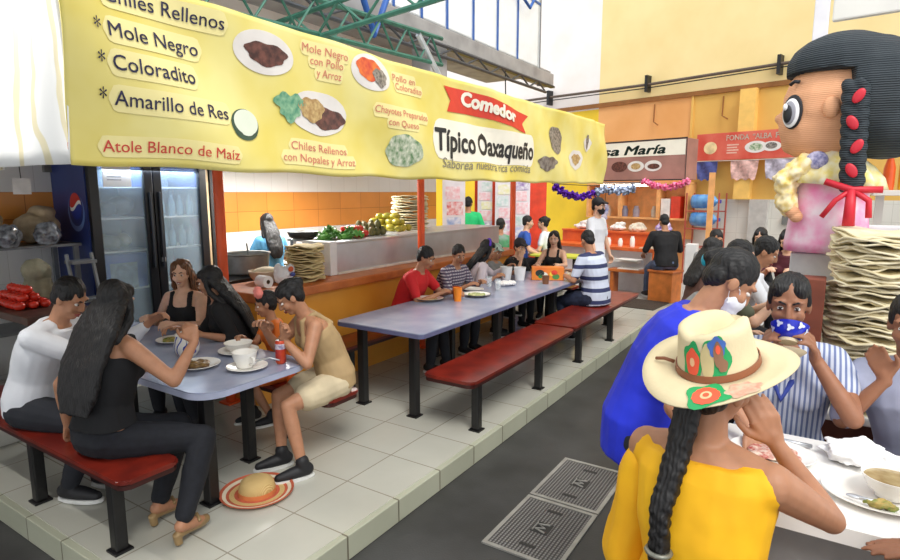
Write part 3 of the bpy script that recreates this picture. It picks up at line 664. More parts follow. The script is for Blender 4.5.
# orange counter
OCH=M('orange_counter_tile',(232,160,62),r=.35,var=.1,sc=2,c2=(222,146,48)); CWOOD=M('orange_brown_wood',(198,112,52),r=.4,var=.25,sc=6,c2=(170,88,38))
t=thing('counter','orange kitchen counter with a brown wooden ledge behind the long table','counter',(-4.3,5,.15))
b=BM(); bx(b,-4.52,-4.0,3.16,8.0,.15,1.06); obj('front_panel',b,OCH,t)
b=BM(); bx(b,-4.62,-3.93,3.14,8.03,1.061,1.15,.015); obj('countertop',b,CWOOD,t)
t=thing('steel_display_case','long stainless steel display case standing on the orange counter','display case',(-4.4,5.2,1.15))
b=BM(); bx(b,-4.60,-4.22,4.36,7.9,1.152,1.47,.008); obj('body',b,STEEL,t)
b=BM(); bx(b,-4.60,-4.2,4.25,4.352,1.152,1.50,.01); obj('end_panel',b,M('white_enamel',(232,232,232),r=.3,var=.04),t)
b=BM(); bx(b,-4.95,-4.21,4.36,7.9,1.472,1.492,.004); obj('shelf_top',b,STEEL,t)
b=BM(); bx(b,-4.95,-4.9,4.4,4.44,.15,1.47); obj('support_leg',b,STEEL,t); b=BM(); bx(b,-4.95,-4.9,7.82,7.86,.15,1.47); obj('support_leg',b,STEEL,t)
b=BM(); bx(b,-4.218,-4.198,4.36,7.9,1.152,1.175,.003); obj('base_strip',b,M('pale_strip',(226,220,210),r=.4),t)
# orange steel posts that carry the canopy
def post(label,x,y,z1=2.76,r=.042):
    b=BM(); cone(b,(x,y,.17),(x,y,z1),r,r,18); bx(b,x-.07,x+.07,y-.07,y+.07,.15,.17,.004); tag(obj('post',b,ORPOST,auto=40),label,'post')
post('orange steel post at the left end of the kitchen counter, beside the fridge',-4.32,3.085,2.78)
post('orange steel post standing behind the man in the red T-shirt',-3.955-.03,5.53,2.4); post('orange steel post rising behind the young person with the white cup',-3.97,7.86,2.42)
# vegetables on the case
zc=1.493
def veg(name,label,cat,group,spots,mk,mat):
    o=None
    for i,(x,y,z) in enumerate(spots):
        if o is None:
            b=BM(); mk(b); o=obj(name,b,mat,label=label,cat=cat,group=group,smooth=True,keep=True); c=o
        else:
            c=o.copy(); COL.objects.link(c)
        c.location=(x,y,z); c.rotation_euler=(random.uniform(-.15,.15),random.uniform(-.15,.15),random.uniform(0,6)); s=random.uniform(.9,1.12); c.scale=(s,s,s)
def tomato(b): lathe(b,[(0,.012),(.02,.0),(.036,.014),(.042,.034),(.036,.054),(.018,.064),(0,.058)],n=16); tube(b,[(0,0,.058),(.005,0,.072)],.004,6)
TOM=M('tomato_red',(214,52,34),r=.25,var=.12,sc=9)
sp=[(-4.62+.09*(i%4)*.95-.1,4.92+.085*(i//4)*1.0,zc) for i in range(12)]+[(-4.62+.09*i-.05,4.96+.07*j,zc+.058) for i in range(3) for j in range(2)]
veg('tomato','red tomato in the heap on the steel display case','tomato','tomatoes on the display case',sp,tomato,TOM)
def avo(b): lathe(b,[(0,0),(.026,.004),(.04,.025),(.042,.045),(.03,.075),(.018,.095),(0,.1)],n=14)
sp=[(-4.75+.1*(i%4),5.2+.1*(i//4),zc) for i in range(12)]+[(-4.7+.1*i,5.25+.1*j,zc+.07) for i in range(3) for j in range(2)]
veg('avocado','dark green avocado heaped between tomatoes and yellow fruit','avocado','avocados on the display case',sp,avo,M('avocado_green',(70,74,36),r=.5,var=.4,sc=30,c2=(120,112,60)))
b=BM(); prism(b,rrect(-4.93,-4.3,5.5,5.94,.04),zc,zc+.03,.006); tray=obj('tray',b,CERAM,label='shallow white tray under the yellow fruit on the display case',cat='tray')
def mango(b): ball(b,(0,0,.04),(.062,.042,.04),14,10)
sp=[(-4.84+.12*(i%5),5.57+.1*(i//5),zc+.031) for i in range(15)]+[(-4.78+.12*i,5.62+.1*j,zc+.1) for i in range(4) for j in range(2)]+[(-4.72+.12*i,5.67,zc+.165) for i in range(3)]
veg('mango','yellow green mango piled on the white tray','mango','mangoes on the tray',sp,mango,M('mango_yellow',(206,186,58),r=.4,var=.3,sc=14,c2=(150,150,50)))
# bunches of greens
GRN=M('herb_green',(70,140,52),r=.6,var=.5,sc=30,c2=(110,170,76))
def greens(x,y,label):
    b=BM()
    for i in range(70):
        a=random.uniform(0,2*PI); r=random.uniform(0,.13); q=V((x+r*math.cos(a)*1.1,y+r*math.sin(a)*.9,zc+.02+random.uniform(0,.12)*(1-r/.16)))
        d=V((random.uniform(-1,1),random.uniform(-1,1),random.uniform(-.1,1))).normalized(); s=random.uniform(.03,.055); X,Y,_=frame(d)
        vs=[b.verts.new(q+d*s*u+X*s*v*.55+Y*w_) for u,v,w_ in ((-1,0,0),(-.2,.8,.004),(.6,.6,-.004),(1,0,.01),(.6,-.6,-.004),(-.2,-.8,.004))]; b.faces.new(vs)
    tube(b,[(x,y-.16,zc+.02),(x,y-.02,zc+.03)],[.03,.045],8)
    for k in range(8): tube(b,[(x-.04+.01*k,y-.17,zc+.012),(x-.05+.014*k,y+.08,zc+.04+.008*(k%3))],.006,5)
    obj('herb_bunch',b,GRN,label=label,cat='herbs')
greens(-4.5,4.56,'bunch of green herbs nearest the tortilla stack on the display case'); greens(-4.62,4.70,'middle bunch of green herbs on the display case'); greens(-4.42,4.80,'bunch of green herbs lying right beside the red tomatoes')
b=BM(); ball(b,(-4.84,4.86,zc+.055),(.06,.06,.055)); ball(b,(-4.84,4.97,zc+.045),(.05,.05,.045)); obj('white_onion',b,M('onion_white',(240,236,226),r=.35),label='pair of white onions lying behind the herbs and tomatoes',cat='onion',smooth=True)
b=BM(); lathe(b,[(.10,0),(.15,.03),(.17,.085),(.163,.085),(.14,.06),(0,.065)],(-4.76,4.42,zc)); obj('dark_bowl',b,M('dark_clay',(38,34,34),r=.5),label='dark bowl at the near end of the display case',cat='bowl',smooth=True)
# stacked crisp tortillas
TORT=M('toasted_tortilla',(226,208,158),r=.85,var=.2,sc=14,c2=(188,164,112),bump=.15,bsc=60); TORT2=M('pale_tortilla',(240,232,204),r=.85,var=.12,sc=10,c2=(222,210,172),bump=.15,bsc=60)
def tortilla_mesh(r,seed,amp=.012,th=.009):
    b=BM(); n=40; top=[];bot=[]
    for k in range(1,5):
        q=r*k/4; rt=[];rb=[]
        for i in range(n):
            a=2*PI*i/n; rr=q*(1+.03*math.sin(3*a+seed)+.02*math.sin(7*a+seed*2)*(k>2)); z=amp*(k/4)**2*(math.sin(2*a+seed)+.7*math.sin(5*a+seed*3)+.4*math.sin(9*a+seed))
            rt.append(b.verts.new((rr*math.cos(a),rr*math.sin(a),z+th))); rb.append(b.verts.new((rr*math.cos(a),rr*math.sin(a),z)))
        top.append(rt); bot.append(rb)
    b.faces.new(top[0]); b.faces.new(bot[0][::-1])
    for k in range(3):
        for i in range(n):
            j=(i+1)%n; b.faces.new((top[k][i],top[k+1][i],top[k+1][j],top[k][j])); b.faces.new((bot[k][i],bot[k][j],bot[k+1][j],bot[k+1][i]))
    for i in range(n):
        j=(i+1)%n; b.faces.new((top[3][i],bot[3][i],bot[3][j],top[3][j]))
    return b
def stack(x,y,z,r,n,step,label,group,mat,amp=.01):
    protos=[]
    for k in range(n):
        if k<4:
            o=obj('tortilla',tortilla_mesh(r*(1-.03*(k%2)),k*1.7+x,amp),mat,label=label,cat='tortilla',group=group,smooth=True,keep=True); protos.append(o); c=o
        else: c=protos[k%4].copy(); COL.objects.link(c)
        c.location=(x+random.uniform(-.012,.012),y+random.uniform(-.012,.012),z+amp+k*step); c.rotation_euler=(random.uniform(-.02,.02),random.uniform(-.02,.02),random.uniform(0,6))
stack(-4.22,3.93,1.155,.185,15,.0225,'large crisp tortilla in the stack standing on the orange counter','tortillas stacked on the counter',TORT)
stack(-4.68,6.24,1.495,.245,19,.024,'pale crisp tortilla in the tall stack behind the orange post','tortillas stacked behind the post',TORT2)
# things on the left end of the counter
t=thing('stock_pot','big dull aluminium pot with a ladle behind the counter','pot',(-5.1,3.93,1.15))
ALU=M('dull_aluminium',(150,152,150),r=.45,metal=.7,var=.15)
b=BM(); lathe(b,[(0,0),(.2,0),(.22,.02),(.235,.2),(.25,.21),(.25,.222),(.225,.215),(.21,.03),(0,.025)],(-5.1,3.93,1.15)); obj('vessel',b,ALU,t,auto=40)
b=BM(); tube(b,[(-5.0,3.9,1.2),(-4.98,3.85,1.48)],.009,8); obj('ladle',b,ALU,t)
t=thing('gas_stove','black kitchen stove standing behind the left end of the counter','stove',(-5.05,3.72,.15))
b=BM(); bx(b,-5.45,-4.72,3.3,4.3,.15,1.12,.01); obj('body',b,M('black_enamel',(28,28,30),r=.35),t); b=BM(); bx(b,-5.4,-4.78,3.4,4.2,1.121,1.15,.004); obj('burner_grate',b,BLACKM,t)
b=BM(); lathe(b,[(0,0),(.1,0),(.15,.05),(.17,.11),(.16,.11),(.13,.04),(0,.03)],(-4.46,3.66,1.151)); obj('beige_basin',b,M('beige_plastic',(206,186,158),r=.45),label='beige basin full of dough on the counter before the cook',cat='basin',auto=40)
b=BM(); ball(b,(-4.46,3.66,1.235),(.135,.135,.06)); obj('dough',b,M('masa_dough',(222,206,174),r=.8,bump=.2),label='mound of pale dough in the beige basin',cat='dough',smooth=True)
t=thing('paper_roll','roll of white toilet paper lying on the counter','paper roll',(-4.2,3.40,1.15))
b=BM()
def rollring(x,r): return ring(b,(x,3.41,1.206),V((0,1,0)),V((0,0,1)),r,r,24)
skin(b,[rollring(-4.26,.02),rollring(-4.26,.055),rollring(-4.14,.055),rollring(-4.14,.02)],False,closed=True); obj('paper',b,M('tissue_white',(240,240,238),r=.9,var=.03),t,auto=40)
b=BM(); skin(b,[rollring(-4.259,.0195),rollring(-4.141,.0195),rollring(-4.141,.016),rollring(-4.259,.016)],False,closed=True); obj('core',b,M('card_brown',(120,96,70),r=.9),t)
b=BM(); ball(b,(-4.16,3.60,1.24),(.06,.10,.09)); ball(b,(-4.13,3.66,1.30),(.03,.05,.05)); ball(b,(-4.16,3.54,1.31),(.025,.04,.05)); o=obj('plastic_bag',remesh(b,.008,1,.016,16),M('milky_plastic_bag',(226,224,226),r=.25,var=.08),label='milky plastic bag of food leaning on the tortilla stack',cat='bag',smooth=True)
b=BM(); ball(b,(0,0,0),(.012,.03,.026)); place(b,lambda c:c+V((-4.10,3.64,1.30))); obj('print',b,M('orange_print',(222,96,44),r=.4),o,smooth=True); b=BM(); ball(b,(-4.098,3.66,1.25),(.014,.03,.02)); obj('print',b,M('blue_print',(52,70,150),r=.4),o,smooth=True)
# ------------------------------------------------------------ fridge
BLF=M('fridge_blue',(44,62,124),r=.35,var=.1,sc=3); BLK=M('black_fridge_frame',(20,22,28),r=.35,var=.1)
t=thing('fridge','tall two door glass drinks fridge with a blue side at the back left','fridge',(-6.35,3.5,.15))
b=BM(); bx(b,-6.73,-6.06,2.85,4.14,.2,2.3,.01); b2=b
# cabinet: open box
b2.free(); b=BM()
bx(b,-6.70,-6.06,2.85,2.89,.2,2.38); bx(b,-6.70,-6.06,4.10,4.14,.2,2.38); bx(b,-6.74,-6.70,2.85,4.14,.2,2.38); bx(b,-6.70,-6.06,2.89,4.10,2.25,2.38); bx(b,-6.70,-6.06,2.89,4.10,.2,.55)
obj('cabinet',b,BLF,t)
b=BM(); bx(b,-6.695,-6.69,2.9,4.09,.56,2.24); obj('liner',b,M('fridge_liner',(150,168,190),r=.4,var=.08),t)
b=BM(); bx(b,-6.68,-6.08,3.49,3.51,.56,2.24); obj('divider',b,BLF,t)
for y0,y1 in ((2.86,3.495),(3.505,4.13)):
    d=BM(); bx(d,-6.055,-6.0,y0,y0+.09,.45,2.37,.006); bx(d,-6.055,-6.0,y1-.09,y1,.45,2.37,.006); bx(d,-6.055,-6.0,y0+.09,y1-.09,2.28,2.37,.004); bx(d,-6.055,-6.0,y0+.09,y1-.09,.45,.58,.004)
    dr_=obj('door',d,BLK,t)
    g=BM(); bx(g,-6.03,-6.024,y0+.09,y1-.09,.58,2.28); obj('pane',g,M('fridge_glass',(190,214,232),r=.04,var=.02,alpha=.28,spec=.9),dr_)
    b=BM(); hy=y1-.045 if y0<3 else y0+.045; bx(b,-5.995,-5.97,hy-.012,hy+.012,1.2,2.0,.006); obj('handle',b,M('dark_handle',(60,64,72),r=.3,metal=.5),dr_)
b=BM(); box(b,(-5.985,3.55,1.28),(.02,.04,.05),0,.006); obj('lock',b,STEEL,t)
for z in (.98,1.38,1.72,2.04):
    b=BM(); bx(b,-6.66,-6.1,2.9,3.485,z,z+.015); bx(b,-6.66,-6.1,3.515,4.09,z,z+.015); obj('rack',b,M('rack_white',(222,226,226),r=.4),t)
b=BM(); bx(b,-6.066,-6.058,2.9,4.1,.1,.12); b.free()
b=BM(); bx(b,-6.7,-6.1,2.9,4.1,.15,.199); obj('plinth',b,BLK,t)
lp=lamp('AREA','fridge_light',(-6.2,3.5,2.22),(0,0,0),16,(.75,.87,1),.5,1.0); lp['label']='cold fridge light strip'; lp['category']='light'
# soft drink emblem on the side: white ring, red above, white wave, blue below
em=BM(); cx_,cz_=-6.27,1.80
def half(b,r,fn,y,x0=cx_,z0=cz_,n=36,sx=1.):
    return
def emblem(mat,f_lo,f_hi,r,y):
    b=BM(); n=24; A=[];B_=[]
    for i in range(n+1):
        s=-1+2*i/n; s=max(-.999,min(.999,s)); zz=math.sqrt(1-s*s); lo=max(-zz,min(zz,f_lo(s))); hi=max(-zz,min(zz,f_hi(s)))
        A.append(b.verts.new((cx_+r*s,y,cz_+r*1.15*lo))); B_.append(b.verts.new((cx_+r*s,y,cz_+r*1.15*hi)))
    for i in range(n): b.faces.new((A[i],A[i+1],B_[i+1],B_[i]))
    obj('emblem',b,mat,t)
wv=lambda s:.05+.28*math.sin(s*2.4)
emblem(M('emblem_light_blue',(110,140,200),r=.4,var=.03),lambda s:-1,lambda s:1,.165,2.8485)
b=BM(); 
cz0=cz_; cz_=1.83
emblem(BLF,lambda s:-1,lambda s:1,.145,2.8475); cz_=1.86
emblem(M('emblem_red',(206,58,52),r=.4,var=.03),lambda s:wv(s)+.12,lambda s:1,.115,2.8465); emblem(M('emblem_white',(236,236,232),r=.4,var=.03),lambda s:wv(s)-.14,lambda s:wv(s)+.12,.115,2.8465); emblem(M('emblem_blue',(34,60,150),r=.4,var=.03),lambda s:-1,lambda s:wv(s)-.14,.115,2.8465)
b.free()
b=BM(); bx(b,-5.997,-5.993,2.99,3.27,2.05,2.30); pn=obj('paper_notice',b,M('paper_white',(238,238,240),r=.8,var=.03),label='white paper notice taped high on the left fridge door',cat='notice')
for z in (2.26,2.22,2.18,2.15,2.12):
    b=BM(); bx(b,-5.9925,-5.992,3.03,3.23-.03*(int(z*100)%3),z-.004,z+.004); obj('print_line',b,M('faint_ink',(150,150,160),r=.8),pn)
# things in the fridge
b=BM(); bx(b,-6.5,-6.12,2.93,3.44,.997,1.36,.01); o=obj('drinks_carton',b,M('carton_blue',(44,94,200),r=.5,var=.1),label='bright blue carton standing in the left half of the fridge',cat='carton')
b=BM(); bx(b,-6.119,-6.116,3.05,3.33,1.0,1.27); obj('window_print',b,M('carton_grey',(150,160,172),r=.5,var=.3,sc=20),o)
b=BM()
for i in range(4): ball(b,(-6.3,3.0+.1*i,1.47+.02*(i%2)),(.1,.08,.075))
obj('produce_bag',remesh(b,.012,1,.012,14),M('bagged_green',(150,156,120),r=.4,var=.4,sc=14,c2=(200,200,180)),label='bag of pale produce on the middle fridge rack at left',cat='bag',smooth=True)
b=BM(); ball(b,(-6.3,3.3,1.86),(.15,.12,.1)); ball(b,(-6.25,3.12,1.83),(.1,.1,.08)); obj('dark_bag',remesh(b,.012,1,.012,14),M('dark_bag_plastic',(60,64,66),r=.35),label='dark plastic bag on the upper left fridge rack',cat='bag',smooth=True)
b=BM(); lathe(b,[(0,0),(.05,0),(.052,.1),(.03,.13),(.03,.15),(0,.15)],(-6.15,3.16,2.056)); obj('jar',b,M('lime_jar',(196,214,70),r=.3),label='lime green jar on the top fridge rack',cat='jar',auto=40)
BOTM=M('water_bottle_plastic',(150,184,206),r=.15,var=.1,alpha=.75); o=None
for i in range(10):
    y=3.58+.11*(i%5); z=1.396 if i<5 else 1.736
    if o is None:
        b=BM(); lathe(b,[(0,0),(.034,0),(.036,.02),(.036,.15),(.016,.2),(.016,.235),(0,.235)],n=16); o=obj('bottle',b,BOTM,label='clear bottle standing in the right half of the fridge',cat='bottle',group='bottles in the fridge',smooth=True,keep=True); c=o
    else: c=o.copy(); COL.objects.link(c)
    c.location=(-6.2+.02*(i%2),y,z)
# planks beside the fridge
for i,(y,cc,lab) in enumerate(((4.20,(204,178,140),'beige plank leaning beside the fridge'),(4.27,(36,34,36),'thin black plank between two pale ones beside the fridge'),(4.33,(214,216,220),'white plank nearest the orange post beside the fridge'))):
    b=BM(); bx(b,-6.4,-6.1,y-.024,y+.024,.15,2.5,.004); obj('plank',b,M('plank_%d'%i,cc,r=.6,var=.12),label=lab,cat='plank')
# ------------------------------------------------------------ far left kitchen corner
t=thing('prep_table','dark wooden work table holding tomatoes at the far left','table',(-5.75,1.95,.15))
b=BM(); bx(b,-6.1,-4.98,1.85,2.35,1.0,1.06,.008); obj('tabletop',b,M('dark_wood',(84,52,38),r=.5,var=.3),t)
for x in (-6.04,-5.06):
    for y in (1.9,2.3):
        b=BM(); bx(b,x-.03,x+.03,y-.03,y+.03,.15 if x<-5.2 and y>1.8 else .15,1.0); obj('leg',b,BLACKM,t)
sp=[(-5.82+.088*(i%6),1.96+.09*(i//6),1.061) for i in range(18)]+[(-5.78+.088*(i%5),2.0+.09*(i//5),1.12) for i in range(10)]+[(-5.72+.09*i,2.04,1.178) for i in range(4)]
veg('tomato','red tomato heaped on the dark work table at far left','tomato','tomatoes on the work table',sp,tomato,TOM)
greens2=None
t=thing('steel_rack','grey steel rack with sacks and pots against the back wall','shelf',(-6.4,2.35,.15))
GST=M('grey_rack_steel',(128,132,136),r=.45,metal=.4)
for x in (-6.66,-6.2):
    for y in (1.95,2.78):
        b=BM(); bx(b,x-.02,x+.02,y-.02,y+.02,.15,1.5); obj('upright',b,GST,t)
for z in (.7,1.48):
    b=BM(); bx(b,-6.7,-6.16,1.9,2.82,z,z+.025); obj('shelf_board',b,GST,t)
SACK=M('tan_sack',(186,166,136),r=.75,var=.25,sc=8,c2=(150,132,106)); CLR=M('crinkled_plastic',(150,156,164),r=.2,var=.5,sc=18,c2=(60,62,70),spec=.8)
for x,y,rx_,rz_,lab in ((-6.4,2.12,.17,.12,'lower tan sack at the left on the steel rack'),(-6.4,2.55,.2,.15,'large tan sack at the right on the steel rack')):
    b=BM(); ball(b,(x,y,1.505+rz_),(.2,rx_,rz_)); ball(b,(x,y+.05,1.505+rz_*1.9),(.12,.1,.09)); obj('sack',remesh(b,.014,1,.03,7),SACK,label=lab,cat='sack',smooth=True)
for x,y,lab in ((-6.12,2.2,'shiny dark plastic bag before the left tan sack'),(-6.1,2.5,'shiny dark plastic bag before the large tan sack')):
    b=BM(); ball(b,(x,y,1.61),(.09,.12,.10)); obj('plastic_bag',remesh(b,.012,0,.03,12),CLR,label=lab,cat='bag',smooth=True)
b=BM(); ball(b,(-6.05,2.36,1.0),(.14,.16,.3)); ball(b,(-6.05,2.36,1.28),(.11,.12,.14)); obj('sack',remesh(b,.014,1,.03,6),M('olive_sack',(156,152,128),r=.75,var=.25,sc=8),label='tall olive grey sack standing beside the tomatoes',cat='sack',smooth=True)
t=thing('step_stool','grey folding step frame leaning by the fridge side','step stool',(-5.8,2.7,.15))
for y in (2.58,2.8):
    b=BM(); tube(b,[(-5.62,y,.15),(-5.95,y,1.42)],.018,6); obj('leg',b,GST,t)
for f in (.35,.65,.93):
    b=BM(); bx(b,-5.62-.33*f-.08,-5.62-.33*f+.08,2.58,2.8,.15+1.27*f,.15+1.27*f+.03); obj('tread',b,GST,t)
b=BM(); bx(b,-6.748,-6.70,2.78,2.9,2.2,2.42,.008); obj('electrical_box',b,M('grey_box_plastic',(110,108,104),r=.5),label='dark grey electrical box on the tiled wall left of the fridge',cat='electrical box')
t=thing('hanging_tag','white card hanging on a thin cord at the far left','card',(-6.0,2.3,2.0)); b=BM(); bx(b,-6.003,-5.997,2.23,2.37,1.98,2.12); obj('card',b,M('card_white',(226,226,228),r=.7),t); b=BM(); tube(b,[(-6,2.3,2.12),(-6.0,2.28,2.78)],.004,5); obj('cord',b,BLACKM,t)
b=BM(); ball(b,(-4.78,2.36,1.06),(.13,.12,.16)); ball(b,(-4.77,2.37,1.22),(.06,.07,.1)); obj('blue_bag',remesh(b,.014,1,.02,7),M('vivid_blue_plastic',(20,96,220),r=.4,var=.15),label='vivid blue plastic bag standing on the left table behind the man in white',cat='bag',smooth=True)
# ------------------------------------------------------------ tableware
def plate_prof(r,h=.022): return [(0,0),(r*.55,0),(r*.62,.004),(r*.95,h),(r,h+.002),(r*.995,h+.005),(r*.93,h+.003),(r*.6,.009),(0,.008)]
def bowl_prof(r,h): return [(0,0),(r*.5,0),(r*.52,.008),(r*.8,h*.45),(r*.97,h*.92),(r,h),(r*.96,h),(r*.77,h*.5),(r*.45,.014),(0,.012)]
def plate(label,x,y,z,r,mat=None,group=None,food=None,cat='plate',oval=1,rim=None):
    t=thing('plate',label,cat,(x,y,z),group=group)
    b=BM(); lathe(b,plate_prof(r),(x,y,z),32,sx=oval); obj('dish',b,mat or CERAM,t,auto=50)
    if rim: b=BM(); tube(b,[(x+r*oval*math.cos(a),y+r*math.sin(a),z+.025) for a in [2*PI*i/32 for i in range(32)]],.004,6,closed=True); obj('rim',b,rim,t,smooth=True)
    return t
def lumps(name,x,y,z,r,h,mat,label,cat,seed=1,n=12,oval=1):
    random.seed(seed); b=BM()
    for i in range(n):
        a=random.uniform(0,2*PI); q=r*math.sqrt(random.random())*.8; ball(b,(x+q*oval*math.cos(a),y+q*math.sin(a),z+h*.4*(1-q/r)),(r*.28,r*.24,h*.5),10,7)
    ball(b,(x,y,z+h*.2),(r*.8*oval,r*.8,h*.35)); obj(name,remesh(b,.006,1,.004,50,seed=seed),mat,label=label,cat=cat,smooth=True)
ZT=.9
STEW=M('dark_stew',(96,66,36),r=.4,var=.5,sc=40,c2=(150,120,70)); SALAD=M('salad',(104,130,54),r=.5,var=.5,sc=45,c2=(190,160,90))
plate('white plate under the wide bowl at the back of the left table',-3.34,2.47,ZT,.135)
b=BM(); lathe(b,bowl_prof(.095,.065),(-3.34,2.47,ZT+.012),32); obj('bowl',b,CERAM,label='wide white bowl at the back of the left table, before the woman with black hair',cat='bowl',auto=50)
plate('white saucer under the tall white cup on the left table',-2.98,2.26,ZT,.125)
t=thing('cup','tall white cup on a saucer at the near end of the left table','cup',(-3.0,2.26,ZT)); b=BM(); lathe(b,[(0,0),(.045,0),(.05,.012),(.068,.055),(.078,.10),(.074,.10),(.06,.05),(.04,.018),(0,.016)],(-3.0,2.26,ZT+.012),30); obj('vessel',b,CERAM,t,auto=50)
b=BM(); tube(b,[(-2.93,2.25,ZT+.09),(-2.9,2.25,ZT+.085),(-2.895,2.25,ZT+.055),(-2.94,2.25,ZT+.04)],.008,8); obj('handle',b,CERAM,t,smooth=True)
b=BM(); tube(b,[(-2.95,2.31,ZT+.045),(-2.90,2.37,ZT+.06),(-2.84,2.40,ZT+.045)],.005,6); ball(b,(-2.96,2.30,ZT+.04),(.02,.014,.006)); obj('spoon',b,STEEL,label='steel spoon resting on the saucer of the tall white cup',cat='spoon',smooth=True)
t=thing('soda_can','orange red printed soda can beside the woman in the tan top','can',(-2.90,2.46,ZT))
b=BM(); lathe(b,[(0,.004),(.024,0),(.031,.008),(.0335,.014),(.0335,.14),(.03,.15),(.027,.155)],(-2.90,2.46,ZT),28); obj('can_body',b,M('can_print',(214,82,40),r=.3,var=.5,sc=16,c2=(172,40,48),metal=.2),t,auto=40)
b=BM(); lathe(b,[(.027,.155),(.0275,.158),(.025,.156),(0,.154)],(-2.90,2.46,ZT),28); obj('can_top',b,ALU,t,auto=40)
b=BM(); lathe(b,[(.034,.1),(.034,.135),(.0338,.135),(.0338,.1)],(-2.90,2.46,ZT),28,closed=True); obj('print_band',b,M('can_white_print',(222,214,220),r=.3,var=.5,sc=40,c2=(90,70,130)),t,auto=40)
plate('white plate of stew before the woman with long black hair and raised hand',-3.28,2.12,ZT,.135); lumps('stew',-3.28,2.12,ZT+.014,.095,.035,STEW,'brown stew with greens on the plate near the blue patterned pot','food',3)
t=thing('clay_pot','white lidded pot with blue painted blobs at the middle of the left table','pot',(-3.58,2.24,ZT))
PORC=Mwave('blue_white_porcelain',(236,234,228),(66,84,170),'X',7,.80,r=.25,dist=9); b=BM(); lathe(b,[(0,0),(.055,0),(.075,.03),(.082,.08),(.07,.13),(.066,.145),(.06,.145),(.06,.12),(0,.12)],(-3.58,2.24,ZT),28); obj('vessel',b,PORC,t,auto=50)
b=BM(); lathe(b,[(.074,.146),(.07,.156),(.03,.17),(.012,.175),(.014,.19),(0,.195)],(-3.58,2.24,ZT),28); obj('lid',b,CERAM,t,auto=50)
b=BM(); tube(b,[(-3.51,2.2,ZT+.12),(-3.46,2.18,ZT+.11),(-3.47,2.19,ZT+.06),(-3.51,2.2,ZT+.05)],.009,8); obj('handle',b,CERAM,t,smooth=True)
plate('white plate at the far end of the left table before the smiling woman',-4.0,2.4,ZT,.12); lumps('food',-4.0,2.4,ZT+.014,.08,.03,SALAD,'mixed salad on the plate before the smiling woman','food',5)
plate('white plate before the man in the white shirt on the left table',-3.95,2.0,ZT,.13); lumps('food',-3.95,2.0,ZT+.014,.09,.03,STEW,'brown food on the plate before the man in white','food',6)
plate('small white plate of greens behind the soda can on the left table',-2.93,2.565-.03,ZT,.0,) if False else None
t=thing('bottle','orange sauce bottle with a white cap on the bench behind the left table','bottle',(-3.18,2.78,.6)); b=BM(); lathe(b,[(0,0),(.03,0),(.032,.02),(.032,.11),(.012,.15),(.012,.16),(0,.16)],(-3.18,2.78,.601),20); obj('vessel',b,M('orange_sauce',(224,96,30),r=.3),t,auto=40); b=BM(); lathe(b,[(.015,.1605),(.015,.18),(0,.185)],(-3.18,2.78,.601),16); obj('cap',b,CERAM,t,auto=40)
# straw hat on the floor
t=thing('straw_hat','straw hat with red and white ringed brim lying on the tiled floor','hat',(-2.83,2.17,.15))
STRAW=Mwave('straw_weave',(214,186,128),(188,152,92),'X',60,.5,r=.85,dist=2,bump=.3)
hx,hy,hz0=-2.83,2.17,.152
for i,(r0,r1,m) in enumerate(((.10,.135,M('straw_red',(198,96,66),r=.85,var=.2)),(.135,.165,STRAW),(.165,.183,M('straw_red',(198,96,66),r=.85,var=.2)),(.183,.205,M('straw_white',(226,212,186),r=.85,var=.1)),(.205,.222,M('straw_red',(198,96,66),r=.85,var=.2)))):
    f=lambda r:.004+.9*(max(0,r-.15))**2*8*.5
    b=BM(); lathe(b,[(r0,f(r0)),(r1-.0006,f(r1)),(r1-.0006,f(r1)+.005),(r0,f(r0)+.005)],(hx,hy,hz0),40,closed=True); obj('brim_ring',b,m,t,smooth=False)
b=BM(); lathe(b,[(.112,.006),(.108,.05),(.095,.085),(.06,.105),(0,.10)],(hx,hy,hz0),36); obj('crown',b,STRAW,t,smooth=True)
b=BM(); lathe(b,[(.1145,.006),(.113,.035),(.110,.035),(.111,.006)],(hx,hy,hz0),36,closed=True); obj('hat_band',b,M('orange_band',(206,122,70),r=.8),t,smooth=False)
# long table settings
plate('white plate with a bit of food before the man in the red T-shirt',-3.36,4.80,ZT,.15,rim=M('dark_rim',(60,56,60),r=.4)); lumps('food',-3.36,4.80,ZT+.014,.09,.02,M('pale_food',(216,196,150),r=.6,var=.4,sc=40,c2=(150,120,80)),'pale leftovers on the plate of the man in red','food',8)
plate('white plate of salad beyond the orange cup on the long table',-3.08,5.28,ZT,.15,rim=M('dark_rim',(60,56,60),r=.4)); lumps('salad',-3.08,5.28,ZT+.014,.1,.025,M('pale_salad',(200,200,150),r=.6,var=.4,sc=40,c2=(120,140,70)),'pale salad on the plate beyond the orange cup','food',9)
def cup(label,x,y,r,h,mat,cat='cup',group=None,z=ZT,taper=.8):
    b=BM(); lathe(b,[(0,.0),(r*taper,0),(r,h),(r*.93,h),(r*taper*.92,.006),(0,.006)],(x,y,z),24); return tag(obj('cup',b,mat,auto=45),label,cat,group)
cup('bright orange plastic cup on the long table',-3.10,4.93,.045,.14,M('orange_plastic',(244,140,34),r=.35,var=.08)); cup('dark red cup standing right behind the bright orange cup',-3.18,5.03,.042,.13,M('maroon_plastic',(150,52,36),r=.35))
cup('clear drinking glass beyond the salad plate on the long table',-3.06,5.72,.035,.13,GLASS,'glass'); cup('clear drinking glass before the woman with long hair on the long table',-3.25,5.86,.035,.13,GLASS,'glass')
PPC=M('white_foam',(244,244,244),r=.6,var=.02)
cup('left of the two tall white foam cups on the long table',-3.36,6.5,.078,.165,PPC,taper=.72); cup('right of the two tall white foam cups on the long table',-3.20,6.56,.078,.165,PPC,taper=.72)
plate('white oval dish at the middle of the long table before the plaid shirt',-3.3,5.55,ZT,.11,oval=1.3)
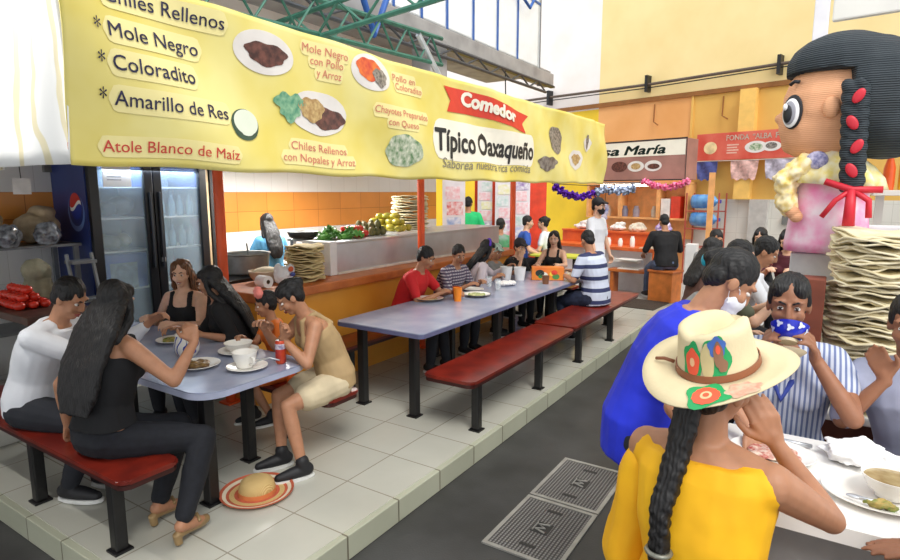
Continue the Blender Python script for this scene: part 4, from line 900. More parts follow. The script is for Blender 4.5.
b=BM(); ball(b,(-3.16,6.05,ZT+.03),(.1,.07,.03)); ball(b,(-3.10,6.12,ZT+.03),(.07,.05,.03)); obj('crumpled_napkins',remesh(b,.008,0,.014,30),M('napkin_white',(240,238,236),r=.85,var=.05),label='crumpled white napkins on the long table between the glasses and foam cups',cat='napkins',smooth=True)
t=thing('snack_box','orange yellow printed box at the end of the long table','box',(-2.92,6.78,ZT))
b=BM(); box(b,(-2.92,6.78,ZT+.085),(.15,.40,.165),-1.1,.006); obj('carton',b,M('box_orange',(240,150,44),r=.5,var=.25,sc=5,c2=(228,110,50)),t)
RZ=Matrix.Rotation(-1.1,3,'Z')
for dy,dz,r,cc in ((-.10,.11,.055,(40,52,48)),(-.05,.08,.05,(236,236,220)),(-.09,.06,.03,(70,150,80)),(.08,.12,.04,(230,70,50)),(.1,.06,.045,(80,140,70)),(.05,.1,.03,(250,220,70))):
    b=BM(); c=V((-2.92,6.78,ZT))+RZ@V((.0755,dy,0))+V((0,0,dz*.84)); 
    vs=[b.verts.new(c+RZ@V((.0008,r*math.cos(a),0))+V((0,0,r*.8*math.sin(a)))) for a in [2*PI*i/14 for i in range(14)]]; b.faces.new(vs); obj('print',b,M('box_print_%d_%d_%d'%cc,cc,r=.5),t)
cup('brown clay mug by the striped polo man on the long table',-2.8,6.45,.045,.1,M('brown_clay',(120,76,48),r=.5),'mug')
b=BM(); ball(b,(-3.0,7.35,ZT+.05),(.1,.08,.05)); obj('bread_roll',b,M('bread_brown',(190,140,80),r=.8),label='brown bread roll behind the printed box on the long table',cat='bread',smooth=True)

# ------------------------------------------------------------ people at the left table
BLKC=M('black_cloth',(22,22,25),r=.85,var=.2,sc=6); WSH=M('white_shirt_cloth',(226,228,234),r=.8,var=.05,sc=5); JEANS=M('dark_jeans',(34,42,66),r=.85,var=.25,sc=30); TANC=M('tan_cloth',(178,150,108),r=.8,var=.1,sc=6); BEIGE=M('beige_shorts',(206,190,158),r=.85,var=.1); 
GSANDAL=M('gold_leather',(160,132,92),r=.35,metal=.3); SNEAK=M('black_sneaker',(28,28,32),r=.6)
GRAYC=M('grey_cloth',(136,136,136),r=.85)
BLKJ=M('black_jeans',(22,24,32),r=.85,var=.2,sc=30)
DRK=M('dark_trousers',(34,36,44),r=.85,var=.15)
person('person in a white long sleeved shirt with short black hair leaning over the left table',(-4.02,1.5,.15),math.radians(-62),hz=.575,lean=.42,yaw=.0,pitch=.5,male=True,fat=1.08,top=WSH,sleeve=1.75,bottom=DRK,shoe=SNEAK,
   Wt=dict(R=(-3.52,1.83,.95),L=(-3.66,2.05,1.16),lf=(-3.72,1.70,.25),rf=(-3.70,1.50,.25)),kp=(0,.6,.9),vox=.008,Lp=(-.4,.2,-1))
def long_drape(c): pass
person('person in a black top with long black hair raising a hand on the front bench',(-3.20,1.49,.15),math.radians(14),hz=.555,lean=.22,twist=.1,yaw=-.3,pitch=.25,top=BLKC,tank=True,top_low=.05,bottom=BLKJ,hair='long',hairlen=.5,hairw=.055,shoe=GSANDAL,heel=True,
   Wt=dict(R=(-2.93,1.88,1.17),L=(-3.50,1.44,.70),lf=(-3.02,1.66,.29),rf=(-2.74,1.63,.29)),Rp=(.9,-.1,-1),Lp=(-.6,-.5,.2),Rh=((-.5,.2,.9),(-.6,.6,0)),Lh=((-.3,.3,-.9),(.8,0,-.1)),kp=(.5,.9,.8),vox=.007,Rcurl=.9)
person('smiling person with wavy brown hair and a black top at the far left table end',(-4.50,2.86,.15),PI+.45,hz=.535,scale=.92,lean=.12,yaw=-.2,pitch=.12,skin_c='light',hair='wavy',hair_c='brown',hairlen=.3,top=BLKC,tank=True,bottom=DRK,shoe=SNEAK,smile=True,
   Wt=dict(L=(-4.2,2.55,.98),R=(-4.6,2.55,.98)),lf=(-.1,.35,.1),rf=(.1,.35,.1),vox=.008)
person('person with very long black hair seen from the side, left of the girl',(-3.84,2.86,.15),PI-.75,hz=.54,scale=.93,lean=.34,hairw=.03,yaw=.35,pitch=.3,hair='long',hairlen=.55,top=BLKC,sleeve=1.3,bottom=DRK,shoe=SNEAK,
   Wt=dict(L=(-3.75,2.48,.97),R=(-4.1,2.5,.97)),lf=(-.1,.35,.1),rf=(.1,.35,.1),vox=.008)
PINK=M('pink_bow_cloth',(244,142,132),r=.8,var=.1); ORC=M('orange_cloth',(226,116,40),r=.8,var=.1)
def bow(d):
    h,hb=d['h'],d['hb']; b=BM()
    hb(b,(-.065,.03,.14),(.07,.04,.05)); hb(b,(.065,.03,.14),(.07,.04,.05)); hb(b,(0,.04,.13),(.03,.035,.03))
    obj('hair_bow',remesh(b,.007,1,.012,30),PINK,d['root'],label='large pink bow',smooth=True)
person('small child with a big pink hair bow and orange dress eating at the left table',(-3.38,2.88,.15),PI-.4,hz=.54,scale=.70,lean=.2,yaw=.25,pitch=.25,skin_c='tan',hair='bun',top=ORC,sleeve=.5,bottom=ORC,legs=.7,shoe=SNEAK,
   Wt=dict(L=(-3.30,2.70,1.00),R=(-3.46,2.60,.96),lf=(-3.22,2.62,.42),rf=(-3.38,2.60,.42)),Lh=((-.2,-.3,1),(-.6,.6,0)),kp=(0,.9,.5),vox=.007,extra=bow)
person('person in a tan strap top and beige shorts eating at the left table',(-2.86,2.90,.15),math.radians(152),hz=.555,scale=.94,lean=.46,yaw=.1,pitch=.6,skin_c='tan',hair='bun',top=TANC,tank=True,bottom=BEIGE,legs=.62,shoe=SNEAK,fat=1.06,
   Wt=dict(L=(-2.90,2.48,1.06),R=(-3.10,2.5,1.10),lf=(-2.74,2.46,.24),rf=(-2.98,2.50,.24)),Lp=(-.7,-.2,-1),Lh=((-.4,-.3,.6),(-.5,.6,.2)),kp=(0,.9,.6),vox=.0065)
# ------------------------------------------------------------ people at the long table
REDC=M('red_tshirt_cloth',(206,30,36),r=.8,var=.08,sc=5)
person('person in a red T-shirt at the near end of the bench by the orange counter',(-3.72,4.84,.15),math.radians(-78),hz=.555,scale=.95,lean=.42,yaw=-.1,pitch=.4,male=True,fat=1.08,top=REDC,sleeve=.65,bottom=DRK,shoe=SNEAK,
   Wt=dict(R=(-3.28,4.86,.97),L=(-3.2,5.05,.97),lf=(-3.25,4.95,.25),rf=(-3.3,4.72,.25)),vox=.009)
PLAID=Mwave('plaid_cloth',(70,66,92),(196,190,196),'Z',9,.55,r=.8,second=('X',9,(96,70,96)))
person('person in a plaid shirt with short dark hair, second on the counter bench',(-3.72,5.62,.15),math.radians(-95),hz=.545,scale=.91,lean=.4,yaw=.5,pitch=.35,male=True,fat=1.1,top=PLAID,sleeve=1.6,bottom=DRK,shoe=SNEAK,Wt=dict(R=(-3.3,5.45,.97),L=(-3.3,5.75,.97)),lf=(-.1,.36,.1),rf=(.1,.36,.1),vox=.01)
def headband(d):
    b=BM(); h,HM=d['h'],d['HM']; tube(b,[h(.087*math.cos(a),-.02+.03*math.sin(a)*0-.012,.055+.09*math.sin(a)) for a in [PI*i/12 for i in range(13)]],.014*d['hk'],8); obj('headband',b,M('purple_band',(92,50,190),r=.7),d['root'],smooth=True)
PWHITE=M('pinkish_white_cloth',(226,214,222),r=.8,var=.06)
person('person with long dark hair, purple headband and pinkish white top on the counter bench',(-3.74,6.22,.15),math.radians(-50),hz=.54,scale=.89,lean=.42,yaw=-.25,pitch=.35,hair='long',hairlen=.45,hairw=.02,top=PWHITE,sleeve=1.6,bottom=DRK,shoe=SNEAK,Wt=dict(R=(-3.35,6.2,.97),L=(-3.4,6.6,1.05)),lf=(-.1,.36,.1),rf=(.1,.36,.1),vox=.01,extra=headband)
def cap(mat,peak=True):
    def fn(d):
        hb,h=d['hb'],d['h']; b=BM(); hb(b,(0,-.02,.062),(.09,.108,.088))
        if peak: limb(b,[h(-.04,.09,.075),h(0,.15,.06),h(.04,.09,.075)],[.014*d['hk']]*3); hb(b,(0,.105,.067),(.06,.06,.012))
        obj('cap',remesh(b,.009,1),mat,d['root'],smooth=True)
    return fn
person('child in a green white cap sitting behind the woman with the purple headband',(-3.74,6.72,.15),math.radians(-90),hz=.54,scale=.76,lean=.25,yaw=.4,pitch=.2,top=GRAYC,bottom=DRK,shoe=SNEAK,Wt=dict(R=(-3.36,6.7,.98),L=(-3.36,6.88,.98)),lf=(-.1,.3,.3),rf=(.1,.3,.3),vox=.01,extra=cap(M('green_grey_cap',(120,158,136),r=.7,var=.3,sc=12,c2=(200,210,204))))
person('person in a dark cap and black top leaning on a hand behind the foam cups',(-3.74,7.22,.15),math.radians(-100),hz=.54,scale=.86,lean=.5,yaw=.35,pitch=.2,top=BLKC,sleeve=1.4,bottom=DRK,shoe=SNEAK,skin_c='light',male=True,Wt=dict(R=(-3.42,7.05,1.1),L=(-3.35,7.35,.97)),Rh=((-.2,0,1),(-1,0,0)),lf=(-.1,.36,.1),rf=(.1,.36,.1),vox=.01,extra=cap(M('dark_cap',(40,36,44),r=.7)))
person('person with long black hair facing the camera at the far end of the long table',(-3.40,8.14,.15),math.radians(188),hz=.53,scale=.88,lean=.08,yaw=-.1,pitch=.1,hair='long',hairlen=.35,skin_c='light',top=BLKC,tank=True,bottom=DRK,shoe=SNEAK,Wt=dict(R=(-3.5,7.75,.97),L=(-3.15,7.75,.97)),lf=(-.1,.36,.1),rf=(.1,.36,.1),vox=.01)
STRIPE=Mwave('striped_polo',(196,204,222),(44,52,92),'Z',2.15,.74,r=.8)
person('person in a grey and navy striped polo shirt on the aisle side bench',(-2.36,7.0,.15),math.radians(80),hz=.565,lean=.2,yaw=.5,pitch=.4,male=True,fat=1.2,top_low=-.1,top=STRIPE,sleeve=.75,bottom=JEANS,shoe=SNEAK,Wt=dict(L=(-2.75,6.85,.98),R=(-2.78,7.2,.98),lf=(-2.62,6.85,.24),rf=(-2.75,7.12,.24)),kp=(0,1,.8),vox=.009)
# ------------------------------------------------------------ aisle: two drain covers
GR=Mwave('grate_pattern',(62,60,60),(140,138,136),'X',15,.45,r=.5,bands='BANDS',second=('Y',15,(58,56,56)),bump=.5)
GFR=M('grate_frame',(168,166,160),r=.5,metal=.3,var=.15); GDK=M('grate_dark',(44,43,43),r=.6)
def grate(label,y0,y1):
    x0,x1=-1.52,-1.05; t=thing('drain_cover',label,'drain cover',((x0+x1)/2,(y0+y1)/2,0),group=None)
    b=BM(); bx(b,x0,x1,y0,y0+.025,0.001,.012); bx(b,x0,x1,y1-.025,y1,0.001,.012); bx(b,x0,x0+.025,y0+.025,y1-.025,0.001,.012); bx(b,x1-.025,x1,y0+.025,y1-.025,0.001,.012); obj('frame',b,GFR,t)
    b=BM(); bx(b,x0+.026,x1-.026,y0+.026,y1-.026,.001,.008); obj('cover_plate',b,GR,t)
    xm,ym=(x0+x1)/2,(y0+y1)/2
    for dx,dy in ((0,.2),(0,-.2)):
        b=BM(); bx(b,xm-.05,xm+.05,ym+dy-.012,ym+dy+.012,.0085,.0105); obj('slot',b,GDK,t)
    b=BM(); bx(b,xm-.055,xm+.055,ym-.06,ym+.06,.0085,.0095); obj('emblem_plate',b,GDK,t)
    # emblem: a zigzag W between two bars
    b=BM(); Wp=[(-.045,.035),(-.025,-.03),(0,.02),(.025,-.03),(.045,.035)]
    tube(b,[(xm+p[1],ym-p[0],.0125) for p in Wp],.006,5); tube(b,[(xm-.042,ym-.045,.0125),(xm-.042,ym+.045,.0125)],.005,5); obj('emblem',b,GFR,t)
grate('drain cover with a light metal frame in the aisle, nearest to the camera',2.68,3.31); grate('drain cover with a light metal frame in the aisle, farther of the two',3.325,3.955)
# ------------------------------------------------------------ right stall: high white table and its bench
WCL=M('white_table_cloth',(240,238,234),r=.5,var=.03,sc=3); TGREY=M('grey_table_front',(150,146,142),r=.5,var=.1)
TX0,TX1,TY0,TY1,TZ=-.30,1.6,1.90,2.56,1.05
t=thing('high_table','high white topped stall table at the lower right','table',(.6,2.2,0))
b=BM(); prism(b,rrect(TX0,TX1,TY0,TY1,.03),TZ-.05,TZ,.008); obj('tabletop',b,WCL,t,auto=50)
b=BM(); bx(b,TX0+.06,TX1-.06,TY0+.06,TY1-.06,.78,TZ-.051); obj('apron',b,TGREY,t)
for x in (TX0+.08,TX1-.08):
    for y in (TY0+.08,TY1-.08):
        b=BM(); bx(b,x-.03,x+.03,y-.03,y+.03,0,.779); obj('leg',b,TGREY,t)
def hbench(label,x0,x1,y0,y1,z=.76):
    t=thing('high_bench',label,'bench',((x0+x1)/2,(y0+y1)/2,0)); b=BM(); prism(b,rrect(x0,x1,y0,y1,.04),z-.04,z,.008); obj('seat',b,CWOOD,t,auto=50)
    for x in (x0+.06,x1-.06):
        for y in (y0+.05,y1-.05):
            b=BM(); bx(b,x-.02,x+.02,y-.02,y+.02,0,z-.041); obj('leg',b,BLACKM,t)
    b=BM(); bx(b,x0+.08,x1-.08,(y0+y1)/2-.015,(y0+y1)/2+.015,.25,.28); obj('foot_rail',b,BLACKM,t)
hbench('high wooden bench under the woman in the yellow top',-.42,.02,1.40,1.70,.74)
hbench('high wooden bench under the man in the blue T-shirt',-.63,-.40,2.2,2.66,.915)
hbench('high wooden bench under the two people facing the camera behind the white table',-.3,.9,2.68,2.98)
# ------------------------------------------------------------ woman with the painted hat
YEL=M('mustard_yellow_cloth',(244,186,20),r=.75,var=.1,sc=5,c2=(228,164,10)); FELT=M('cream_felt',(222,206,168),r=.9,var=.08,sc=6,bump=.1,bsc=120)
LEATH=M('brown_leather_band',(146,88,58),r=.5,var=.15)
def hatlady(d):
    h,hb,HM,root=d['h'],d['hb'],d['HM'],d['root']; hk=d['hk']
    A=HM@Matrix.Rotation(.34,3,'X')@Matrix.Rotation(-.06,3,'Y')   # the hat's own tilt
    C0=h(0,-.02,.062)
    def q(x,y,z): return C0+A@V((x,y,z))
    # brim: oval, sides turned up a little
    b=BM(); n=64; R=[]
    def brimz(a,f): return (.016*abs(math.cos(a))**2*f*f)-.022*math.sin(a)**2*f*f+.004
    for top in (1,0):
        for r in ((0,.33,.66,1) if top else (1,.66,.33,0)):
            row=[]
            for i in range(n):
                a=2*PI*i/n; rx=.090+(.180-.090)*r; ry=.104+(.202-.104)*r; row.append(b.verts.new(q(rx*math.cos(a),ry*math.sin(a),brimz(a,r)+.003*top)))
            R.append(row)
    skin(b,R,False,closed=True); obj('hat_brim',b,FELT,root,label='cream felt brim',smooth=True)
    def crown_r(z): return 1-.16*(z/.13)
    b=BM(); R=[]
    N=56
    for j in range(15):
        f=j/14; row=[]
        for i in range(N):
            a=2*PI*i/N; ca,sa=math.cos(a),math.sin(a)
            if f<=.6:
                z=.125*f/.6; s=crown_r(z); x,y=.094*s*ca,.109*s*sa
            else:
                g=1-(f-.6)/.4; s=crown_r(.125)*g; x,y=.094*s*ca,.109*s*sa
                z=.125+.012*math.sin(g*PI)  -.03*(1-g)*(1-.0*g)
            pin=1-.38*max(0,sa)**3*max(0,z/.13)*abs(ca)**.5 if sa>0 else 1
            x*=pin
            z-=.035*math.exp(-(x/.022)**2)*(f>.55)*(1 if y>-.06 else .3)
            row.append(b.verts.new(q(x,y,z+.004)))
        R.append(row)
    skin(b,R,True); obj('hat_crown',b,FELT,root,label='creased cream felt crown',smooth=True)
    b=BM(); R=[]
    for z,k_ in ((.006,1.02),(.024,1.02),(.024,1.045),(.006,1.045)):
        R.append([b.verts.new(q(.094*crown_r(z)*k_*math.cos(a),.109*crown_r(z)*k_*math.sin(a),z+.002)) for a in [2*PI*i/48 for i in range(48)]])
    skin(b,R,False,closed=True); obj('hat_band',b,LEATH,root,label='narrow brown leather hat band',auto=40)
    b=BM(); tube(b,[q(-.075,-.075,.02),q(-.10,-.085,.026),q(-.125,-.09,.02)],.005,6); obj('band_knot',b,LEATH,root,smooth=True)
    # painted flowers on crown and brim
    def on_crown(a,z,off): s=crown_r(z)*1.0; return q((.094*s+off)*math.cos(a),(.109*s+off)*math.sin(a),z+.004)
    def on_brim(a,r,off): return q((.090+.090*r)*math.cos(a),(.104+.098*r)*math.sin(a),brimz(a,r)+.004+off)
    def blob(fn,cu,cv,ru,rv,mat,off,wob=0,ph=0,name='painted_flower',kk=5):
        b=BM(); n=30; rings=[]
        cen=b.verts.new(fn(cu,cv,off))
        for s in (.5,1):
            rings.append([b.verts.new(fn(cu+ru*s*(1+wob*math.sin(kk*t+ph))*math.cos(t),cv+rv*s*(1+wob*math.sin(kk*t+ph))*math.sin(t),off)) for t in [2*PI*i/n for i in range(n)]])
        for i in range(n):
            j=(i+1)%n; b.faces.new((cen,rings[0][i],rings[0][j])); b.faces.new((rings[0][i],rings[1][i],rings[1][j],rings[0][j]))
        obj(name,b,mat,root,smooth=True)
    PG=M('paint_green',(38,166,96),r=.5,var=.1); PR=M('paint_coral',(244,96,66),r=.5,var=.1); PO=M('paint_cream',(250,196,150),r=.5); PBL=M('paint_blue',(70,110,190),r=.5); PBR=M('paint_brown',(150,110,84),r=.5,var=.2); PPK=M('paint_pink',(226,150,130),r=.5,var=.4,sc=60,c2=(200,196,170)); PTN=M('paint_tan',(206,190,140),r=.5)
    ha=d.get('ha',-1.25)
    blob(on_crown,-1.42,.056,.30,.052,PG,.0015,.12,1); blob(on_crown,-1.42,.056,.20,.036,PR,.0025,.06,0); blob(on_crown,-1.42,.056,.07,.012,PO,.0035); 
    blob(on_crown,-.80,.066,.36,.058,PG,.0010,.10,2); blob(on_crown,-1.02,.062,.17,.045,PTN,.0024,.05); blob(on_crown,-.76,.098,.22,.026,PBL,.0032,.12); blob(on_crown,-.74,.078,.12,.034,PBR,.004,.05); blob(on_crown,-.74,.092,.06,.012,PR,.005); blob(on_crown,-.66,.05,.12,.018,PBR,.004,.06)
    blob(on_brim,-.98,.60,.34,.46,PG,.0018,.16,0,kk=4); blob(on_brim,-1.0,.62,.215,.33,PR,.0028,.04,0,kk=12); blob(on_brim,-1.0,.62,.09,.15,PO,.0036); blob(on_brim,-1.0,.62,.05,.08,PR,.0042)
    blob(on_brim,-.45,.62,.26,.36,PPK,.002,.14,1,kk=6)
    # braid: three crossing strands down the back
    hm=hair_mat('black'); b=BM(); bk=d['bk']
    p0=h(-.01,-.10,-.03); p1=d['nb']+bk*.105+d['X1']*-.03; p2=d['ch']+bk*.155+d['X1']*-.05; p3=d['w1']+bk*.15+d['X1']*-.05
    def path(f):
        f*=3; i=min(2,int(f)); g=f-i; P=[p0,p1,p2,p3]; return P[i].lerp(P[i+1],g)
    for s in range(3):
        pts=[];rr=[]
        for i in range(61):
            f=i/60; ph=f*2*PI*6+s*2*PI/3; w_=.021*(1-.3*f); pts.append(path(f)+d['X1']*math.sin(ph)*w_+bk*math.sin(2*ph)*.010); rr.append(.019*(1-.3*f))
        tube(b,pts,rr,10)
    ball(b,path(1),(.02,.02,.05))
    b=remesh(b,.006,1,.004,55,(1,1,.4)); obj('braid',b,hm,root,smooth=True)
    b=BM(); c=path(.86); tube(b,[c+d['X1']*.03*math.cos(a)+bk*.03*math.sin(a) for a in [2*PI*i/14 for i in range(14)]],.007,6,closed=True); obj('hair_tie',b,M('steel_hair_tie',(130,130,120),r=.4,metal=.4),root,smooth=True)
    # loose flounce sleeve on the left shoulder
    sh,e,wr=d['J'][-1]; b=BM(); limb(b,[sh.lerp(e,.22)+V((-.005,-.015,0)),sh.lerp(e,.55)+V((-.01,-.02,0)),e+V((-.02,-.03,-.10))],[.056,.062,.072]); 
    obj('flounce_sleeve',remesh(b,.009,2,.014,13,(1,1,.35)),YEL,root,smooth=True)
hat=person('person in a mustard yellow top and painted cream felt hat holding the brim',(-.215,1.60,0),math.radians(-12),hz=.82,lean=.05,roll=-.03,neck_low=True,yaw=.3,pitch=.06,hroll=.10,fat=1.1,scale=.95,skin_c='tan',hair='braid',top=YEL,sleeve=0,tank=False,bottom=M('blue_jeans_near',(52,66,104),r=.85),shoe=SNEAK,
   Wt=dict(R=(-.07,1.76,1.315),L=(-.36,1.92,1.08),lf=(-.3,1.98,.34),rf=(-.08,1.98,.34)),Rp=(.75,.15,-1),Lp=(-.15,-.3,-1),Rh=((-.35,-.25,.9),(-.7,.6,.3)),Rcurl=.45,kp=(0,1,.3),vox=.006,extra=hatlady)
# ------------------------------------------------------------ man in blue with a face mask
BLUEC=M('royal_blue_cloth',(30,50,214),r=.75,var=.1,sc=5,c2=(22,36,180)); MASKW=M('white_face_mask',(230,232,236),r=.8,var=.03)
person('person in a royal blue T-shirt and white face mask at the white table',(-.60,2.40,0),math.radians(-72),hz=1.03,lean=.46,yaw=-.1,pitch=.7,male=True,fat=1.12,skin_c='tan',top_low=-.12,top=BLUEC,sleeve=.7,bottom=DRK,shoe=SNEAK,mask=MASKW,
   Wt=dict(R=(-.22,2.05,1.08),L=(-.18,2.38,1.1),lf=(-.22,2.45,.56),rf=(-.24,2.26,.56)),kp=(0,1,.3),vox=.0065)
# ------------------------------------------------------------ girl drinking from a blue bowl
BSTR=Mwave('blue_white_stripes',(200,206,222),(112,126,168),'X',17,.6,r=.8)
NAVYB=M('navy_collar',(52,72,160),r=.7)
def girl(d):
    root=d['root']; sh,e,wr=d['J'][1]; b=BM()
    tube(b,[d['nb']+d['X1']*s*.06+d['f2'][1]*y+V((0,0,z)) for s,y,z in ((-1.3,.05,-.05),(-.5,.115,-.13),(0,.13,-.2),(.5,.115,-.13),(1.3,.05,-.05))],.014,8); obj('collar_trim',b,NAVYB,root,smooth=True)
g_=person('person in a blue striped blouse with dark hair lifting a blue bowl to the mouth',(-.11,2.84,0),PI+.05,hz=.835,lean=.12,yaw=0,pitch=.10,fat=1.12,skin_c='brown',hair='bun',top=BSTR,sleeve=.55,bottom=DRK,shoe=SNEAK,
   Wt=dict(L=(.005,2.635,1.352),R=(-.185,2.635,1.352)),Lh=((.15,.42,.7),(.95,.1,-.1)),Rh=((-.15,.42,.7),(-.95,.1,-.1)),Lp=(-.7,.25,-1),Rp=(.7,.2,-1),lf=(-.1,.2,.34),rf=(.1,.2,.34),kp=(0,1,.4),vox=.006,Lcurl=.55,Rcurl=.55,extra=girl)
t=thing('soup_bowl','blue and cream clay bowl lifted to the mouth of the woman in stripes','bowl',(-.09,2.50,1.36))
BOWLB=M('cobalt_glaze',(30,40,172),r=.2,sc=24,c2=(40,56,190),detail=1); RB=Matrix.Rotation(-.55,3,'X'); 
b=BM(); lathe(b,[(.0,0),(.035,0),(.05,.015),(.062,.035),(.068,.06),(.064,.06),(.055,.036),(0,.016)],n=32); place(b,lambda c:V((-.09,2.575,1.428))+RB@c); obj('bowl_body',b,BOWLB,t,auto=50)
b=BM()
random.seed(5)
for k in range(11):
    a=2*PI*k/11+.2; zz=.03+.014*(k%2); rr_=.0605+.006*(k%2); X_=V((-math.sin(a),math.cos(a),0)); N_=V((math.cos(a),math.sin(a),-.35)).normalized(); Y_=N_.cross(X_)
    c_=V((rr_*math.cos(a),rr_*math.sin(a),zz))+N_*.0025
    b.faces.new([b.verts.new(c_+X_*.011*(1+.4*math.cos(3*t_))*math.cos(t_)+Y_*.011*(1+.4*math.cos(3*t_))*math.sin(t_)) for t_ in [2*PI*q_/14 for q_ in range(14)]])
place(b,lambda c:V((-.09,2.575,1.428))+RB@c); obj('glaze_flower',b,M('glaze_white',(214,220,238),r=.25),t)
b=BM(); lathe(b,[(.0,-.012),(.034,-.012),(.036,-.0005),(0,-.0005)],n=28); place(b,lambda c:V((-.09,2.575,1.428))+RB@c); obj('foot_ring',b,M('cream_clay',(216,200,168),r=.6),t,auto=40)
b=BM(); lathe(b,[(.0,-.016),(.045,-.016),(.062,.0),(.055,.0),(0,-.006)],n=30); place(b,lambda c:V((-.085,2.565,1.388))+Matrix.Rotation(-.5,3,'X')@c); obj('gourd_saucer',b,M('cream_gourd',(220,204,170),r=.6,var=.1),label='cream saucer held under the blue bowl by the woman in stripes',cat='saucer',auto=50)
# ------------------------------------------------------------ child at the right edge
LAV=M('lavender_grey_cloth',(168,172,196),r=.8,var=.12,sc=7)
person('child in a lavender grey shirt covering the face with both hands at the right edge',(.40,2.90,0),PI+.05,hz=.86,scale=.9,roll=.16,lean=.12,yaw=.2,pitch=.15,skin_c='brown',top=LAV,sleeve=.9,bottom=DRK,shoe=SNEAK,male=True,
   Wt=dict(L=(.45,2.62,1.2),R=(.235,2.66,1.30)),Lh=((-.4,0,1),(.2,1,0)),Rh=((.4,0,1),(.2,1,0)),Lp=(-.5,.2,-1),Rp=(.6,.2,-1),lf=(-.1,.2,.4),rf=(.1,.2,.4),kp=(0,1,.4),vox=.007,Lcurl=.35,Rcurl=.4)
# diner at the lower right whose hand rests on the table
person('person beyond the right edge whose hand rests on the front of the white table',(.60,1.60,0),math.radians(20),hz=.85,lean=.2,skin_c='brown',male=True,top=M('dull_red_cloth',(150,60,56),r=.8),sleeve=1.2,bottom=DRK,shoe=SNEAK,Wt=dict(L=(.335,1.86,1.075),R=(.75,1.95,1.085)),Lh=((-.85,.1,-.06),(0,0,-1)),lf=(-.1,.2,.34),rf=(.1,.2,.34),kp=(0,1,.4),vox=.0065,Lcurl=.15)
# ------------------------------------------------------------ on the white table
t=thing('oval_plate','white oval plate under the soup bowl at the lower right','plate',(.20,2.14,TZ)); b=BM(); lathe(b,plate_prof(.13,.02),(.20,2.14,TZ),40,sx=1.15); obj('dish',b,CERAM,t,auto=50)
t=thing('bowl','white bowl of brown broth on the oval plate at the lower right','bowl',(.235,2.16,TZ)); b=BM(); lathe(b,bowl_prof(.082,.068),(.235,2.16,TZ+.0135),36); obj('vessel',b,CERAM,t,auto=50)
b=BM(); lathe(b,[(0,.054),(.072,.054),(.073,.057),(0,.057)],(.235,2.16,TZ+.0135),36); obj('broth',b,M('brown_broth',(146,124,84),r=.15,var=.4,sc=26,c2=(180,162,120)),t)
b=BM(); tube(b,[(.13,2.06,TZ+.03),(.17,2.05,TZ+.034),(.215,2.055,TZ+.03)],.006,6); ball(b,(.14,2.06,TZ+.031),(.024,.012,.006)); obj('spoon',b,STEEL,label='steel spoon lying on the oval plate before the broth bowl',cat='spoon',smooth=True)
b=BM(); ball(b,(.205,2.05,TZ+.028),(.045,.02,.014)); obj('herb_garnish',remesh(b,.005,0,.01,60),SALAD,label='green herb garnish on the oval plate',cat='herbs',smooth=True)
b=BM()
for i in range(7): random.seed(i+3); box(b,(.155+.02*math.sin(i*2.2),2.42+.016*math.cos(i*3),TZ+.008+.008*i),(.16,.13,.007),i*.35,0,rx=random.uniform(-.06,.06))
obj('napkin_pile',remesh(b,.006,1,.01,22),M('paper_napkin',(246,245,244),r=.9,var=.03),label='heap of white paper napkins on the white table before the woman in stripes',cat='napkins',smooth=True)
plate('white plate of mixed food beside the raised forearm of the woman in yellow',-.10,2.30,TZ,.12,oval=1.15); lumps('mixed_food',-.10,2.30,TZ+.012,.09,.03,M('mixed_food',(226,206,186),r=.5,var=.5,sc=55,c2=(170,60,50)),'mixed red and white food on the plate beside the raised forearm','food',11)
plate('small white plate near the table end before the man in blue',-.2,2.05,TZ,.08); b=BM(); tube(b,[(-.16,2.46,TZ+.012),(-.04,2.43,TZ+.02),(.02,2.45,TZ+.012)],.008,6); obj('fork',b,STEEL,label='steel fork behind the plate of mixed food',cat='fork',smooth=True)
# ------------------------------------------------------------ stall counter behind with tortillas and the doll
t=thing('stall_counter','wooden stall counter carrying the tall tortilla stack at right','counter',(.7,3.3,0))
b=BM(); bx(b,-.12,1.7,3.12,3.72,0,.96); obj('body',b,M('dark_brown_wood',(96,52,36),r=.5,var=.25),t); b=BM(); bx(b,-.15,1.72,3.08,3.75,.961,1.0,.008); obj('countertop',b,WHITE,t)
TORT3=M('big_tortilla',(236,226,196),r=.85,var=.15,sc=12,c2=(214,200,160),bump=.15,bsc=60)
stack(.235,3.32,1.002,.215,62,.0131,'large wavy crisp tortilla in the tall stack beside the paper doll','tortillas in the tall stack',TORT3,.013)
b=BM(); bx(b,-.13,.02,3.16,3.3,1.002,1.60,.006); obj('wooden_box',b,M('red_brown_box',(128,66,46),r=.5,var=.2),label='upright red brown wooden box beside the tall tortilla stack',cat='box')
b=BM(); bx(b,-.15,.16,3.56,3.74,1.002,1.68,.006); obj('display_stand',b,M('white_stand',(226,224,224),r=.5),label='white stand behind the tortillas that carries the paper doll',cat='stand')
